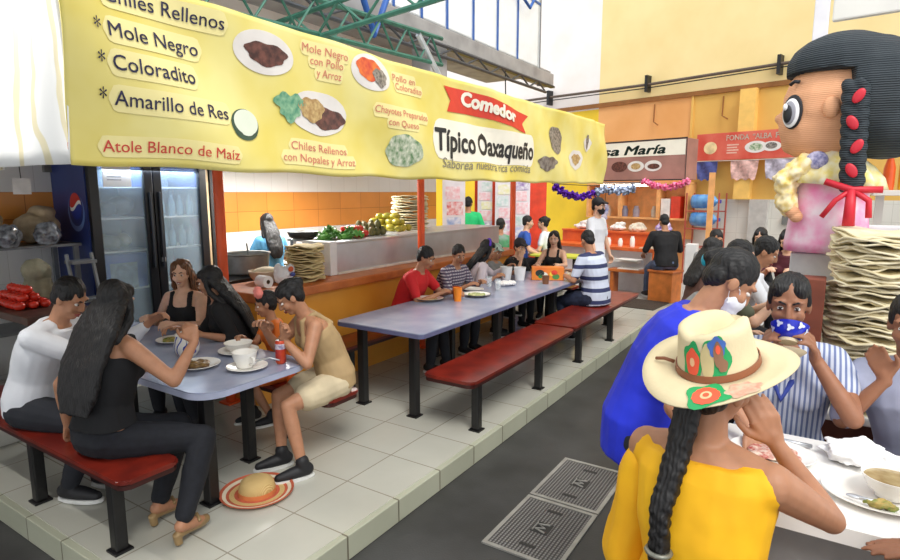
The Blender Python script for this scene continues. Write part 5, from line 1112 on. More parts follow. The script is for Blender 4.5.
# paper doll (pinata) : profile facing left
DC=V((0.0,3.62,0))
t=thing('paper_doll','large crepe paper pinata doll with a black bun of hair and a long braid','pinata',(0.0,3.62,1.68))
K=1.13
def dd(x,y,z): return V((.0+x*K,3.62+y,2.44+(z)*K))
FACE=Mwave('peach_crepe',(236,178,138),(226,164,122),'Z',34,.5,r=.8,dist=.6,bump=.25); BHAIR=Mwave('black_crepe',(24,32,40),(56,66,72),'Z',30,.62,r=.7,dist=1.2,bump=.5)
b=BM(); ball(b,dd(-.02,0,0),(.23,.19,.25)); ball(b,dd(-.07,0,-.08),(.185,.165,.20)); ball(b,dd(-.225,0,-.05),(.028,.03,.028)); ball(b,dd(-.17,0,-.17),(.05,.06,.05)); obj('face',remesh(b,.012,3),FACE,t,smooth=True)
b=BM(); ball(b,dd(.10,0,.03),(.27,.24,.285)); ball(b,dd(.0,0,.16),(.25,.21,.17)); ball(b,dd(.18,0,-.1),(.2,.2,.17))
b=remesh(b,.014,2)
for v in b.verts:   # keep the face side free below the hairline
    if v.co.z<2.44+.13*K and v.co.x<.06: v.co.x=.06+(v.co.x-.06)*.1
obj('hair',b,BHAIR,t,smooth=True)
b=BM(); ball(b,dd(-.025,-.185,-.03),(.038,.03,.052)); obj('ear',b,FACE,t,smooth=True)
def eyedisc(cx,cz,rx,rz,y,m,nm): 
    b=BM(); ball(b,V((0,0,0)),(rx,.012,rz),24,12); place(b,lambda c:V((cx*K,3.62+y,2.44+cz*K))+Matrix.Rotation(-.5,3,'Z')@c); obj(nm,b,m,t,smooth=True)
PBK=M('paint_black',(24,24,30),r=.5,var=.03); PWT=M('paint_white',(240,240,242),r=.5,var=.02); PGY=M('paint_grey',(150,150,160),r=.5,var=.02)
for (cx,cz,rx,rz,y,m,nm) in ((-.170,-.035,.052,.085,-.132,PBK,'eye_outline'),(-.176,-.04,.043,.072,-.140,PWT,'eye'),(-.182,-.04,.032,.058,-.149,PGY,'iris'),(-.188,-.045,.022,.044,-.157,PBK,'pupil'),(-.198,-.015,.010,.017,-.165,PWT,'glint')): eyedisc(cx,cz,rx,rz,y,m,nm)
b=BM(); tube(b,[dd(-.188,-.118,.085),dd(-.172,-.13,.097),dd(-.152,-.138,.092)],.009,8); obj('eyebrow',b,PBK,t,smooth=True)
b=BM()
def bpath(f): return dd(.055+.02*f,-.235+.0*f,.06-.44*f)
for s in range(3):
    pts=[];rr=[]
    for i in range(49):
        f=i/48; ph=f*2*PI*3.2+s*2*PI/3; pts.append(bpath(f)+V((math.sin(ph)*.032,math.sin(2*ph)*.014,0))); rr.append(.03*(1-.2*f))
    tube(b,pts,rr,10)
obj('braid',remesh(b,.008,1),BHAIR,t,smooth=True)
DRED=M('red_ribbon',(206,32,52),r=.5,var=.08)
for f,dx in ((.14,.01),(.38,-.01),(.60,.012),(.82,-.005)):
    b=BM(); c=bpath(f)+V((dx,-.042,0)); ball(b,c,(.022,.008,.036),12,8,mat=Matrix.Rotation(.5 if dx>0 else -.5,3,'Y')); obj('ribbon_bit',b,DRED,t,smooth=True)
b=BM(); c=bpath(1.0)+V((0,-.03,0)); tube(b,[c+V((-.11,0,.04)),c,c+V((.12,0,.0))],.016,8); tube(b,[c,c+V((-.06,-.01,-.05)),c+V((-.11,-.02,-.13))],.012,8); tube(b,[c,c+V((.0,-.02,-.17))],[.02,.026],8); tube(b,[c,c+V((.07,-.01,-.05)),c+V((.075,-.02,-.13))],.014,8); obj('ribbon_bow',b,DRED,t,smooth=True)
b=BM(); R=[]
for z,rx,ry in ((-.235,.09,.08),(-.30,.15,.13),(-.40,.17,.15),(-.50,.175,.16),(-.62,.19,.17),(-.66,.19,.17)):
    R.append(ring(b,dd(.0,0,z),V((1,0,0)),V((0,1,0)),rx,ry,40))
skin(b,R,True); obj('dress',b,M('white_pink_dress',(240,222,232),r=.8,var=.3,sc=9,c2=(238,130,184)),t,smooth=True)
b=BM(); R=[]
for j,(z,r_) in enumerate(((-.21,.10),(-.26,.16),(-.31,.19),(-.36,.205),(-.36,.195),(-.30,.175),(-.25,.14))):
    R.append([b.verts.new(dd(r_*(1+(.07*math.sin(14*a) if j>1 else 0))*math.cos(a),.9*r_*(1+(.07*math.sin(14*a) if j>1 else 0))*math.sin(a),z-.02*math.cos(a))) for a in [2*PI*i/84 for i in range(84)]])
skin(b,R,True); obj('blouse',b,M('cream_yellow_crepe',(242,222,130),r=.8,var=.2,sc=20,c2=(250,244,220)),t,smooth=True)
b=BM(); limb(b,[dd(-.10,-.11,-.27),dd(-.18,-.12,-.34),dd(-.16,-.12,-.45)],[.06,.055,.05]); obj('sleeve',remesh(b,.01,1,.016,30),M('gold_crepe',(238,206,110),r=.8,var=.25,sc=24,c2=(250,240,210)),t,smooth=True)
b=BM(); limb(b,[dd(-.16,-.12,-.45),dd(-.12,-.15,-.50)],[.035,.03]); obj('arm',b,FACE,t,smooth=True)
b=BM(); ball(b,dd(-.06,-.145,-.25),(.05,.02,.045)); obj('collar_print',b,M('lilac_print',(206,200,226),r=.8,var=.5,sc=50,c2=(90,90,150)),t,smooth=True)
# things behind the doll
b=BM(); bx(b,-.17,-.09,4.36,4.44,0,3.5,.006); obj('stall_post',b,M('white_post',(228,226,232),r=.45,var=.06),label='white square post rising at the left of the paper doll',cat='post')
b=BM(); tube(b,[(-.2,4.34,2.86),(-.06,4.34,2.86)],.035,10); obj('post_clamp',b,M('grey_clamp',(120,116,110),r=.5,metal=.3),label='grey clamp on the white post above the doll',cat='clamp',auto=40)
t=thing('stall_sign','white framed sign with orange lettering hanging over the paper doll','sign',(.9,4.3,3.05))
b=BM(); box(b,(1.02,4.25,3.45),(2.2,.05,.86),-.12,.01); obj('sign_board',b,WHITE,t)
RS=Matrix.Rotation(-.12,3,'Z')
def sg(x,z,o=-.028): return V((1.02,4.25,3.45))+RS@V((x,o,z))
ORS=M('orange_sign_print',(228,110,70),r=.5,var=.08); SGP=M('cream_sign_panel',(244,226,206),r=.5)
b=BM(); b.faces.new([b.verts.new(sg(x,z,-.0265)) for x,z in ((-1.0,-.26),(1.05,-.26),(1.05,.4),(-1.0,.4))]); obj('sign_panel',b,SGP,t)
b=BM(); tube(b,[sg(-1.0,-.26),sg(1.05,-.26),sg(1.05,.4),sg(-1.0,.4)],.016,6,closed=True); obj('sign_border',b,ORS,t)
q=text_bm('FONDA',.36,.012); place(q,lambda c:sg(-.92+c.x*1.25,-.19+c.y*1.4,-.0295)); obj('lettering',q,ORS,t)
# shelf of bottles and cloth behind the doll
t=thing('back_shelf','white shelf behind the paper doll at the right edge','shelf',(.6,4.0,0))
b=BM(); bx(b,.2,1.5,4.0,4.25,1.98,2.01,.004); obj('shelf_board',b,WHITE,t)
for x in (.24,1.46):
    b=BM(); bx(b,x-.02,x+.02,4.1,4.14,0,1.979); obj('upright',b,WHITE,t)
for i,(x,cc,lab) in enumerate(((.27,(232,96,40),'orange bottle on the white shelf behind the doll'),(.34,(236,190,50),'yellow bottle on the white shelf behind the doll'),(.41,(196,40,44),'red bottle on the white shelf behind the doll'),(.48,(52,54,84),'dark blue bottle on the white shelf behind the doll'),(.55,(156,210,70),'lime green bottle on the white shelf behind the doll'))):
    b=BM(); lathe(b,[(0,0),(.026,0),(.028,.02),(.028,.12+.02*(i%2)),(.011,.19+.02*(i%2)),(.011,.26),(0,.26)],(x,4.1,2.011),16); obj('bottle',b,M('bottle_%d'%i,cc,r=.3),label=lab,cat='bottle',auto=40)
b=BM(); bx(b,.18,.46,3.9,3.98,1.60,1.82,.01); obj('white_carton',b,M('white_carton',(236,236,240),r=.6,var=.06),label='white carton behind the tall tortilla stack',cat='carton')
b=BM(); bx(b,.46,.5,3.9,3.98,0,1.59); b.free()
b=BM(); bx(b,.16,.5,3.88,4.0,0,1.598); obj('pedestal',b,WHITE,label='white pedestal under the white carton at right',cat='stand')
b=BM(); bx(b,.52,.60,4.02,4.05,2.28,2.8); b.free()
b=BM()
sheet(b,lambda u,v:V((.45+u*1.0,4.45+.06*math.sin(u*20),2.02+v*1.0)),30,6,.01,(0,1,0)); obj('curtain',b,M('mint_white_cloth',(222,240,228),r=.7,var=.1,sc=5,c2=(196,230,176)),label='pale mint cloth hung behind the bottles at the right edge',cat='curtain',smooth=True)
# ------------------------------------------------------------ second row of diners on the right of the aisle
t=thing('high_table','second high white stall table, under the food of the row of diners','table',(0.05,5.2,0))
b=BM(); prism(b,rrect(-.12,.5,4.55,7.6,.03),1.0,1.05,.008); obj('tabletop',b,WCL,t,auto=50)
for y in (4.65,7.5):
    for x in (-.04,.42):
        b=BM(); bx(b,x-.03,x+.03,y-.03,y+.03,0,.999); obj('leg',b,TGREY,t)
hbench('high wooden bench under the row of diners right of the aisle',-.85,-.52,3.5,7.6)
OLIVE=M('olive_cloth',(92,96,76),r=.8,var=.1)
def rowp(label,x,y,rz,yaw=0,pitch=.3,hair='short',top=None,lean=.3,skin='light',male=True,scale=1.,mask=None,sleeve=.7,extra=None,L=None,R=None,hz=.85,Rh=None,Lh=None):
    f=V((-math.sin(rz),math.cos(rz),0)); r=V((f.y,-f.x,0)); o=V((x,y,0))
    return person(label,(x,y,0),rz,hz=hz,lean=lean,yaw=yaw,pitch=pitch,male=male,hair=hair,top=top or GRAYC,sleeve=sleeve,bottom=DRK,shoe=SNEAK,skin_c=skin,mask=mask,scale=scale,lf=(-.1,.3,.35),rf=(.1,.3,.35),kp=(0,1,.3),vox=.0095,extra=extra,L=L or (-.15,.42,1.1),R=R or (.15,.42,1.1),Rh=Rh,Lh=Lh)
def clip(d):
    b=BM(); d['hb'](b,(-.05,-.11,.04),(.05,.03,.05)); obj('hair_scrunchie',b,M('turquoise_clip',(20,170,200),r=.5),d['root'],smooth=True)
rowp('person with dark hair in a turquoise hair tie right behind the man in blue',-.68,3.75,math.radians(-60),hair='bun',male=False,top=GRAYC,extra=clip,yaw=0)
rowp('young person with black hair in an olive shirt, nearer of the two in profile',-.70,4.66,math.radians(-82),top=OLIVE,yaw=-.15,pitch=.25,R=(.1,.45,1.25),L=(-.1,.45,1.2))
rowp('young person in a white shirt looking down, farther of the two black haired profiles',-.62,5.35,math.radians(-88),top=WSH,yaw=0,pitch=.5,skin='tan',R=(.05,.45,1.2),L=(-.1,.45,1.2))
rowp('person with long brown hair facing away beside the tiled far wall',-1.10,6.45,math.radians(-40),hair='long',male=False,top=M('brown_cloth',(96,66,56),r=.8),hz=.72,pitch=.2)
rowp('person with dark hair and grey top sitting beneath the blue water jugs',-1.28,8.3,math.radians(-150),male=True,skin='tan',top=GRAYC,hz=.72)
rowp('person with long dark hair facing the camera by the tiled far wall',-.72,9.0,math.radians(176),hair='long',male=False,top=BLKC,hz=.72,skin='light')
rowp('person in a dark top with long dark hair bending over the second white table',-.32,8.0,math.radians(170),hair='long',male=False,top=M('maroon_cloth',(92,40,52),r=.8),hz=.8,pitch=.5,lean=.4)
rowp('person in a light shirt eating at the far side of the second white table',.72,5.4,math.radians(88),top=WSH,skin='tan',L=(.1,.4,1.25),R=(-.1,.42,1.25))
for i,(x,y,lab) in enumerate(((.02,4.75,'white plate before the young person in olive'),(.05,5.4,'white plate before the young person in the white shirt'),(.1,6.3,'white plate farther along the second white table'))):
    plate(lab,x,y,1.05,.12)
b=BM(); ball(b,(.2,5.0,1.10),(.12,.1,.05)); ball(b,(.25,5.1,1.14),(.08,.08,.05)); obj('napkin_pile',remesh(b,.01,0,.02,20),MATS['paper_napkin'],label='heap of white napkins on the second white table',cat='napkins',smooth=True)
# water jugs on a rack by the far wall
t=thing('jug_rack','red steel rack holding two big blue water jugs against the far wall','rack',tuple(F(.5,.35,0)))
RKM=M('rust_red_steel',(176,78,60),r=.5)
for u in (.22,.86):
    for o in (.15,.5):
        b=BM(); c=F(u,o,0); tube(b,[c,c+V((0,0,1.98))],.016,6); obj('upright',b,RKM,t)
for z in (.9,1.27,1.62):
    for o in (.15,.5):
        b=BM(); tube(b,[F(.22,o,z),F(.86,o,z)],.014,6); obj('rail',b,RKM,t)
JUG=M('blue_water_jug',(70,140,214),r=.12,var=.25,sc=6,c2=(120,180,232),alpha=.85)
for z,lab in ((1.455,'lower blue water jug lying on the red rack'),(1.81,'upper blue water jug lying on the red rack')):
    t=thing('water_jug',lab,'water jug',tuple(F(.5,.33,z-.15)))
    b=BM(); R=[]
    for x,r in ((-.24,.09),(-.235,.135),(-.14,.14),(-.12,.128),(-.1,.14),(0,.14),(.02,.128),(.04,.14),(.13,.14),(.2,.09),(.235,.035),(.275,.032)): R.append(ring(b,F(.52+x,.33,z+.005),V((0,0,1)),NN,r,r,22))
    skin(b,R,True); obj('jug_body',b,JUG,t,smooth=True)
    b=BM(); cone(b,F(.796,.33,z+.005),F(.83,.33,z+.005),.036,.036,14); obj('cap',b,M('cap_blue',(50,60,170),r=.4),t,auto=40)
# red sign with bunting on the far wall
t=thing('stall_sign','red sign with white capital letters on the far right wall','sign',tuple(F(1.2,.06,2.68)))
b=BM(); fbox(b,.22,2.1,.17,.2,2.62,3.14,.004); obj('sign_board',b,M('sign_red',(206,74,56),r=.5,var=.2,sc=3,c2=(220,110,90)),t)
def wt(body,u0,u1,z,cap_,mat,par,o):
    for q,xx in [(w_,None) for w_ in [text_bm(body,1,.015)]]:
        xs=[v.co.x for v in q.verts]; a,c=min(xs),max(xs)
        for v in q.verts: v.co=F(u0+(u1-u0)*(v.co.x-a)/(c-a),o,z+v.co.y*cap_/.72)
        obj('lettering',q,mat,par)
wt('FONDA',.8,1.22,2.99,.10,WHT,t,.203); wt('“ALBA',1.28,1.62,2.99,.10,WHT,t,.203); wt('PAZ”',1.68,2.04,2.99,.10,WHT,t,.203)
for i,z in enumerate((2.9,2.85,2.80,2.75)):
    b=BM(); b.faces.new([b.verts.new(F(u,.2025,zz)) for u,zz in ((.82,z-.012),(1.04-.03*(i%2),z-.012),(1.04-.03*(i%2),z+.012),(.82,z+.012))]); obj('small_print',b,M('pale_sign_print',(236,190,170),r=.5),t)
def wdisc(u,z,ru,rz,o,m,par,nm='food_print'):
    b=BM(); b.faces.new([b.verts.new(F(u+ru*math.cos(a),o,z+rz*math.sin(a))) for a in [2*PI*i/24 for i in range(24)]]); obj(nm,b,m,par)
wdisc(.5,2.86,.13,.12,.2025,M('cream_print',(238,212,160),r=.5,var=.2,sc=9),t); wdisc(1.35,2.84,.2,.11,.2025,PLW,t); wdisc(1.62,2.84,.17,.09,.2035,PLW,t); wdisc(1.35,2.84,.12,.07,.2045,GRF,t); wdisc(1.62,2.85,.1,.06,.2045,BNF,t)
PAPEL=(('dusty blue cut paper flag under the red sign',(84,92,156),.24,.66),('pale pink cut paper flag under the red sign',(236,190,180),.9,1.42),('lilac white cut paper flag under the red sign',(206,198,214),1.52,2.05))
for lab,cc,u0,u1 in PAPEL:
    b=BM(); n=12; fr_=[]
    def pf(u,v): return F(u0+(u1-u0)*(u*(1-.18*(1-v))+.09*(1-v)),.19+.02*math.sin(u*9+v*4),2.24+.36*v+.02*(math.sin(u*PI*6)*(v<.1)))
    sheet(b,pf,18,5,.003,NN); obj('paper_flag',b,M('flag_%d'%cc[0],cc,r=.8,var=.25,sc=16,alpha=.9),label=lab,cat='paper flag',smooth=False)
b=BM(); tube(b,[F(.2,.195,2.61),F(1.1,.195,2.60),F(2.1,.195,2.61)],.005,5); obj('flag_string',b,WHITE,label='thin string that carries the cut paper flags',cat='string')
# ------------------------------------------------------------ stall with the white and brown sign box
t=thing('stall_sign','sign box with black script lettering on white over brown food pictures','sign',tuple(F(-.1,1.6,2.23)))
b=BM(); fbox(b,-1.5,.77,1.35,1.8,2.22,2.95,.01); obj('sign_box',b,M('brown_pink_sign',(172,124,112),r=.5,var=.15,sc=3),t)
b=BM(); b.faces.new([b.verts.new(F(u,1.803,z)) for u,z in ((-1.48,2.66),(.75,2.66),(.75,2.93),(-1.48,2.93))]); obj('white_band',b,WHT,t)
b=BM(); tube(b,[F(-1.5,1.80,2.22),F(.77,1.80,2.22),F(.77,1.80,2.95),F(-1.5,1.80,2.95)],.014,6,closed=True); obj('sign_frame',b,BLACKM,t)
GRI=M('dark_green_ink',(26,54,44),r=.5)
for body,u0,u1 in (('Casa',-1.42,-.56),('María',-.46,.38)):
    q=text_bm(body,1,.03,shear=.25); xs=[v.co.x for v in q.verts]; a,c=min(xs),max(xs)
    for v in q.verts: v.co=F(u0+(u1-u0)*(v.co.x-a)/(c-a),1.806,2.70+v.co.y*.165/.72)
    obj('lettering',q,GRI,t)
for u,m in ((-.55,MOLE),(-.2,PLW),(.15,PLW)): wdisc(u,2.48,.17,.10,1.804,m,t)
wdisc(.16,2.47,.12,.05,1.806,MOLE,t); wdisc(-.2,2.48,.1,.06,1.806,TAN,t)
t=thing('tube_lamp','glowing white fluorescent tube under the stall sign box','lamp',tuple(F(-.35,1.5,2.1)))
b=BM(); cone(b,F(-1.1,1.55,2.13),F(.0,1.55,2.13),.022,.022,12); obj('tube',b,M('tube_glow',(255,250,236),emit=9),t); b=BM(); fbox(b,-1.12,.02,1.5,1.6,2.165,2.2); obj('fitting',b,WHITE,t)
for zz in (): pass
OWOOD=M('orange_stall_wood',(226,110,50),r=.4,var=.2,sc=5,c2=(200,88,38)); STW=M('stall_white_tile',(222,224,228),r=.4,var=.05)
t=thing('stall_counter','orange topped stall counter with a white front behind the striped polo man','counter',tuple(F(-.5,2.2,.0)))
b=BM(); fbox(b,-1.8,.25,1.85,2.15,.15,.92); obj('front_panel',b,STW,t); b=BM(); fbox(b,-1.85,.62,1.75,2.32,.921,.985,.01); obj('countertop',b,OWOOD,t); b=BM(); fbox(b,.45,.55,1.85,2.15,.15,.92); obj('leg',b,STW,t)
t=thing('display_case','orange wooden food case standing on the stall counter','display case',tuple(F(-.5,1.9,.985)))
b=BM(); fbox(b,-1.8,.15,1.8,1.85,.986,1.2,.005); obj('front_board',b,OWOOD,t); b=BM(); fbox(b,-1.8,.2,1.5,1.88,1.201,1.24,.005); obj('top_board',b,OWOOD,t); b=BM(); fbox(b,-1.8,-1.75,1.5,1.79,.986,1.2); obj('side_board',b,OWOOD,t); b=BM(); fbox(b,.10,.15,1.5,1.79,.986,1.2); obj('side_board',b,OWOOD,t)
for i,(u,lab) in enumerate(((-.5,'leftmost white jar on the orange stall counter'),(-.25,'middle white jar on the orange stall counter'),(.0,'tallest white jar on the orange stall counter'))):
    b=BM(); lathe(b,[(0,0),(.04,0),(.045,.02),(.045,.10+.05*(i==2)),(.03,.13+.05*(i==2)),(.03,.15+.05*(i==2)),(0,.15+.05*(i==2))],tuple(F(u,2.15,.986)),16); obj('jar',b,CERAM,label=lab,cat='jar',auto=40)
random.seed(4)
pal=((240,236,230),(236,120,60),(200,60,60),(226,200,160),(240,240,240),(120,80,120))
for i,lab in enumerate(('white bag at the left on top of the orange food case','orange bag on top of the orange food case','large white bag in the middle on top of the food case','flat white bag at the right on top of the food case')):
    u=-1.45+.42*i; b=BM(); ball(b,F(u,1.65,1.30),(.17,.12,.06+.03*(i%2))); ball(b,F(u+.05,1.65,1.36),(.1,.08,.06)); obj('food_bag',remesh(b,.012,0,.03,11,seed=i),M('bag_%d'%i,((236,232,228),(238,130,80),(244,242,238),(238,228,206))[i],r=.5,var=.2,sc=10),label=lab,cat='bag',smooth=True)
for i,(u,cc) in enumerate(((.30,(90,60,70)),(.40,(150,60,60)),(.5,(70,60,90)),(.34,(196,180,160)),(.46,(110,90,100)))):
    b=BM(); lathe(b,[(0,0),(.04,0),(.045,.1),(.02,.16),(.02,.2),(0,.2)],tuple(F(u,1.95+.14*(i//3),.986)),12); obj('sauce_bottle',b,M('sauce_%d'%i,cc,r=.35),label='dark sauce bottle crowded at the right end of the stall counter',cat='bottle',group='sauce bottles on the stall counter',auto=40)
b=BM(); prism(b,[tuple(F(u,o,0))[:2] for u,o in ((.22,2.0),(.62,2.0),(.62,2.3),(.22,2.3))],.986,1.0); obj('tray',b,M('pale_tray',(220,206,180),r=.5),label='pale tray at the right end of the orange stall counter',cat='tray')
# shelves at the back of the stall
t=thing('wall_shelf','orange wooden wall shelving at the back of the far stall','shelf',tuple(F(-.6,.2,1.1)))
PWOOD=M('light_orange_wood',(240,176,110),r=.5,var=.12)
b=BM(); fbox(b,-2.2,.2,.05,.09,1.02,2.2); obj('back_board',b,PWOOD,t)
for z in (1.42,2.16): b=BM(); fbox(b,-2.2,.2,.091,.4,z,z+.04); obj('shelf_board',b,PWOOD,t)
for u in (-2.17,-1.35,-.45,.17): b=BM(); fbox(b,u-.03,u+.03,.095,.395,1.465,2.155); obj('divider',b,PWOOD,t)
for i in range(6):
    u=-2.0+.28*i+.15*(i//2); b=BM(); lathe(b,[(0,0),(.07,0),(.075,.15),(.05,.2),(.05,.24),(0,.24)],tuple(F(u,.25,1.461)),14); obj('shelf_jar',b,M('jar_glass_%d'%(i%3),((150,140,150),(196,180,160),(120,120,140))[i%3],r=.2),label='glass storage jar on the orange wall shelving',cat='jar',group='storage jars on the wall shelving',auto=40)
for i,(u,cc,lab) in enumerate(((-.3,(238,236,232),'white carton on the right shelf of the orange shelving'),(-.08,(222,66,40),'red orange carton on the right shelf of the orange shelving'))):
    b=BM(); fbox(b,u-.1,u+.1,.15,.35,1.461,1.86+.05*i,.006); obj('carton',b,M('shelf_carton_%d'%i,cc,r=.5),label=lab,cat='carton')
b=BM(); ball(b,F(-.2,.55,1.25),(.16,.12,.14)); b=remesh(b,.014,0,.05,14); obj('purple_bag',b,M('purple_white_foil',(150,110,200),r=.35,var=.5,sc=12,c2=(236,226,240)),label='crumpled purple and white bag under the orange shelving',cat='bag',smooth=True)
b=BM(); fbox(b,-.36,-.04,.4,.7,0,1.12); obj('side_cabinet',b,OWOOD,label='orange cabinet under the crumpled purple bag at the back of the stall',cat='cabinet')
b=BM(); bb=F(-1.05,1.45,1.62); ball(b,bb,(.08,.06,.2)); bw=thing('blue_white_bag','blue and white plastic bag hanging in the far stall','bag',tuple(bb)); obj('bag_body',remesh(b,.014,0,.03,12),M('blue_white_plastic',(90,110,180),r=.3,var=.6,sc=10,c2=(226,226,240)),bw,smooth=True)
b=BM(); tube(b,[bb+V((0,0,.18)),bb+V((0,0,.61))],.006,5); obj('cord',b,BLACKM,bw)
# foil garlands
def garland(label,pts,mat,r=.05,seed=1):
    b=BM(); P=[V(p) for p in pts]; Q=[]
    for i in range(len(P)-1):
        for k in range(8): Q.append(P[i].lerp(P[i+1],k/8))
    Q.append(P[-1]); tube(b,Q,[r*(.8+.3*math.sin(i*1.9)) for i in range(len(Q))],9)
    b=remesh(b,.012,0,.045,26,seed=seed); obj('garland',b,mat,label=label,cat='garland',smooth=False)
PUR=M('purple_foil',(106,38,190),r=.25,metal=.5,var=.4,sc=30); SIL=M('silver_blue_foil',(190,204,232),r=.2,metal=.6,var=.5,sc=30); MAG=M('magenta_foil',(232,50,120),r=.3,metal=.35,var=.5,sc=24,c2=(246,160,190))
garland('purple foil garland hanging below the far end of the yellow banner',[(-3.42,8.1,2.08),(-3.25,8.15,1.97),(-3.05,8.2,1.925),(-2.85,8.25,1.98)],PUR,.06,1)
garland('silver foil garland hanging between the purple and magenta ones',[(-2.84,8.26,2.0),(-2.7,8.3,2.04),(-2.5,8.4,2.02),(-2.36,8.5,2.05)],SIL,.06,2)
garland('magenta foil garland hanging from the sign box of the far stall',[F(.0,1.9,2.20),F(.25,1.9,2.12),F(.5,1.9,2.08),F(.75,1.9,2.13),F(.9,1.9,2.2)],MAG,.06,3)
b=BM(); tube(b,[(-3.45,8.1,2.12),(-2.9,8.22,2.09),(-2.3,8.5,2.12),F(.0,1.92,2.24)],.005,5); tube(b,[(-3.45,8.1,2.12),(-3.45,8.1,2.4)],.005,5); obj('garland_string',b,BLACKM,label='thin string along which the purple and silver garlands hang',cat='string')
# bench, stool, pillar of the far stall
t=thing('wooden_bench','brown wooden bench with trays in front of the white stall front','bench',(-2.9,10.6,.15)); 
b=BM(); box(b,(-2.9,10.62,.58),(.85,.3,.05),-.1,.008); obj('seat',b,CWOOD,t)
for x in (-3.25,-2.55): b=BM(); box(b,(x,10.62-(x+2.9)*.1,.35),(.06,.26,.40),-.1,.004); obj('leg',b,CWOOD,t)
for x,lab in ((-2.95,'white tray lying on the brown bench'),): b=BM(); box(b,(x,10.62,.617),(.4,.24,.02),-.1,.005); obj('tray',b,CERAM,label=lab,cat='tray')
b=BM(); box(b,F(.10,2.42,.78),(.42,.25,.02),-TH,.004); q=obj('folding_shelf',b,WHITE,label='small white shelf fixed to the white stall front',cat='shelf')
b=BM(); fbox(b,-.3,.2,2.16,2.29,.7,.768); obj('bracket',b,WHITE,q)
t=thing('box_stool','orange wooden box stool under the person in black','stool',(-2.32,11.2,.15)); b=BM(); box(b,(-2.25,10.25,.40),(.42,.36,.5),-.24,.01); obj('box_body',b,M('stool_orange',(214,124,56),r=.5,var=.15),t); b=BM(); box(b,(-2.25,10.25,.67),(.46,.40,.035),-.24,.006); obj('seat_board',b,CWOOD,t)
t.location=(-2.25,10.25,.15)
for o in list(COL.objects):
    if o.parent==t: o.location=V((0,0,0)); o.data.transform(Matrix.Translation(V((-2.32,11.2,.15))-V((-2.25,10.25,.15))))
b=BM(); bx(b,-1.82,-1.66,9.55,9.75,0,1.2,.008); obj('low_pillar',b,M('white_pillar',(226,224,222),r=.5,var=.06),label='low white pillar at the right corner of the far stall',cat='pillar')
b=BM(); bx(b,-1.6,-1.52,9.9,9.98,0,2.3); obj('stall_post',b,M('peach_post',(236,170,104),r=.5),label='slim peach post right of the low white pillar',cat='post')
person('person in a black shirt and jeans sitting on the orange box stool',(-2.25,10.22,.15),math.radians(35),hz=.66,lean=.22,male=True,fat=1.15,top=BLKC,sleeve=1.2,bottom=M('mid_jeans',(86,100,130),r=.85,var=.2),shoe=SNEAK,pitch=.3,lf=(-.15,.42,.1),rf=(.15,.42,.1),vox=.011)
person('standing person in a white shirt, dark cap and black mask behind the striped polo',(-2.95,8.62,.15),math.radians(-100),hz=.93,lean=.03,male=True,top=WSH,sleeve=.7,bottom=DRK,shoe=SNEAK,pitch=.1,lf=(-.1,.03,.08),rf=(.1,.03,.08),kp=(0,1,0),L=(-.24,.14,.86),R=(.24,.16,.86),vox=.01,skin_c='light',mask=M('black_face_mask',(26,26,30),r=.7),extra=cap(M('black_cap',(28,26,30),r=.7)))
# ------------------------------------------------------------ behind the long table: kitchen cook, far diners, posters
LBLUE=M('light_blue_cloth',(84,150,190),r=.8,var=.1)
person('cook in a light blue blouse with long black hair facing the kitchen wall',(-5.75,4.82,.15),math.radians(75),hz=.82,scale=.93,lean=.15,top=LBLUE,sleeve=.7,bottom=DRK,shoe=SNEAK,hair='long',hairlen=.4,lf=(-.1,.03,.08),rf=(.1,.03,.08),kp=(0,1,0),vox=.01,pitch=.3,L=(-.2,.3,1.0),R=(.2,.3,1.0))
GREENC=M('bright_green_cloth',(30,190,112),r=.75,var=.08)
person('person in a bright green shirt standing far behind the counter',(-5.75,9.5,.15),math.radians(20),hz=.93,lean=.05,male=True,fat=1.1,top=GREENC,sleeve=.8,bottom=DRK,shoe=SNEAK,lf=(-.1,.03,.08),rf=(.1,.03,.08),kp=(0,1,0),vox=.012,L=(-.25,.2,1.0),R=(.25,.2,1.0))
person('person in a grey green top sitting back to the camera by the poster boards',(-4.75,8.9,.15),math.radians(15),hz=.575,lean=.15,male=True,top=M('grey_green_cloth',(130,150,140),r=.8,var=.3,sc=8,c2=(60,150,90)),bottom=DRK,shoe=SNEAK,lf=(-.1,.36,.1),rf=(.1,.36,.1),vox=.012)
BL2=M('mid_blue_cloth',(50,90,180),r=.8)
person('person in a mid blue shirt sitting at the yellow green table in the distance',(-4.75,9.75,.15),math.radians(-60),hz=.6,lean=.2,male=True,top=BL2,bottom=DRK,shoe=SNEAK,lf=(-.1,.36,.1),rf=(.1,.36,.1),vox=.012,skin_c='light')
person('person in a white blouse sitting at the yellow green table in the distance',(-4.35,10.15,.15),math.radians(100),hz=.575,lean=.2,hair='bun',top=WSH,bottom=DRK,shoe=SNEAK,lf=(-.1,.36,.1),rf=(.1,.36,.1),vox=.012,skin_c='light')
def far_bench(label,x,y,rz=0,l=.5):
    t=thing('bench',label,'bench',(x,y,.15)); b=BM(); box(b,(x,y,.585),(l,.32,.04),rz,.006); obj('seat',b,REDW,t)
    for s in (-1,1): b=BM(); c=V((x,y,.358))+Matrix.Rotation(rz,3,'Z')@V((s*(l/2-.05),0,0)); box(b,c,(.05,.26,.415),rz); obj('leg',b,BLACKM,t)
far_bench('short red bench under the person in mid blue',-4.75,9.72); far_bench('short red bench under the person in the white blouse',-4.32,10.12); far_bench('short red bench under the person with the grey green back',-4.75,8.88); far_bench('short red bench under the woman at the far end of the long table',-3.42,8.17,0,.7)
YGT=M('yellow_green_table',(204,214,80),r=.4,var=.08)
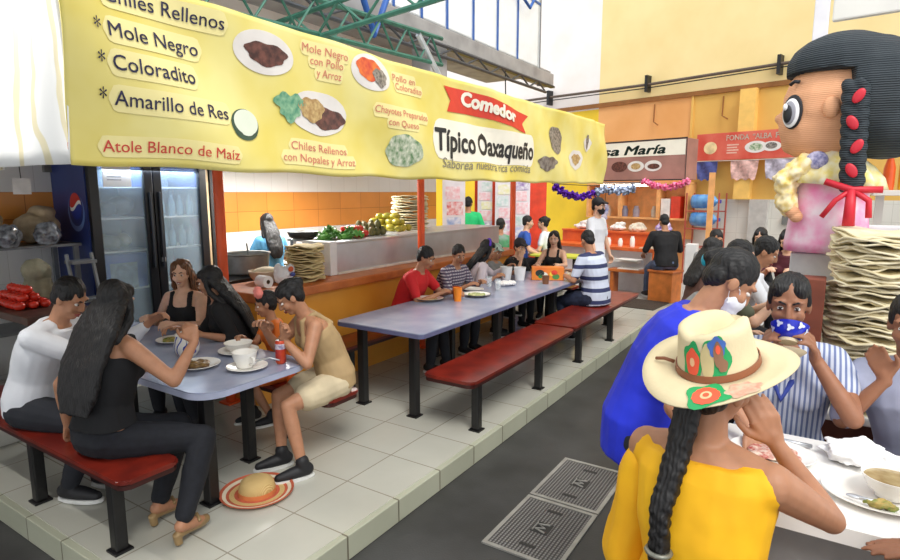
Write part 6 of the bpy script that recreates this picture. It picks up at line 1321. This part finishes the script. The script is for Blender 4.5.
t=thing('far_table','yellow green dining table in the distance behind the long table','table',(-4.0,9.6,.15)); b=BM(); prism(b,rrect(-4.42,-3.5,9.4,9.95,.05),.87,.9,.005); obj('tabletop',b,YGT,t)
for x in (-4.3,-3.6):
    for y in (9.5,9.85): b=BM(); bx(b,x-.025,x+.025,y-.025,y+.025,.15,.869); obj('leg',b,BLACKM,t)
# poster columns and far posts
def poster_col(label,x,y,w_,z1,seed,rz=.3):
    random.seed(seed); t=thing('poster_board',label,'poster board',(x,y,.15)); RZ_=Matrix.Rotation(rz,3,'Z'); b=BM(); box(b,(x,y,(z1+.15)/2),(w_,.06,z1-.15),rz,.004); obj('board',b,M('poster_board_white',(232,226,232),r=.6,var=.05),t)
    z=.9
    while z<z1-.2:
        hh=random.uniform(.16,.3); cc=random.choice(((206,150,190),(236,170,180),(150,170,214),(230,226,160),(214,90,90),(150,120,180),(190,214,210)))
        b=BM(); c=V((x,y,z+hh/2))+RZ_@V((random.uniform(-.03,.03),-.035,0)); box(b,c,(w_*random.uniform(.6,.85),.006,hh*.86),rz); obj('poster',b,M('poster_%d%d'%(cc[0],cc[1]),cc,r=.5,var=.5,sc=12,c2=(244,240,244)),t); z+=hh
poster_col('white poster board with small pictures left of the green shirt',-5.3,8.3,.38,2.2,3,.5)
poster_col('poster board left of the far orange post',-5.66,10.05,.34,2.3,5,.5); poster_col('poster board between the far orange posts',-5.27,10.05,.34,2.3,8,.5); poster_col('poster board right of the nearer orange post',-4.98,10.2,.34,2.3,12,.5)
for x,y,lab in ((-5.86,10.1,'far red orange post left of the poster boards'),(-5.47,10.12,'far red orange post between the poster boards')): 
    b=BM(); bx(b,x-.06,x+.06,y-.06,y+.06,.15,2.6); obj('post',b,M('red_orange_paint',(226,70,40),r=.5),label=lab,cat='post')
b=BM(); box(b,(-4.86,10.6,1.4),(.42,.12,2.5),.5); obj('wide_post',b,MATS['red_orange_paint'],label='wide red orange panel standing before the yellow far wall',cat='post')
t=thing('tube_lamp','small bright lamp hanging under the tarpaulin behind the banner','lamp',(-4.2,6.6,2.2)); b=BM(); ball(b,(-4.2,6.9,2.24),(.05,.05,.035)); obj('bulb',b,M('bulb_glow',(255,252,240),emit=12),t,smooth=True); b=BM(); cone(b,(-4.2,6.9,2.27),(-4.2,6.9,2.56),.012,.02); obj('socket',b,WHITE,t)
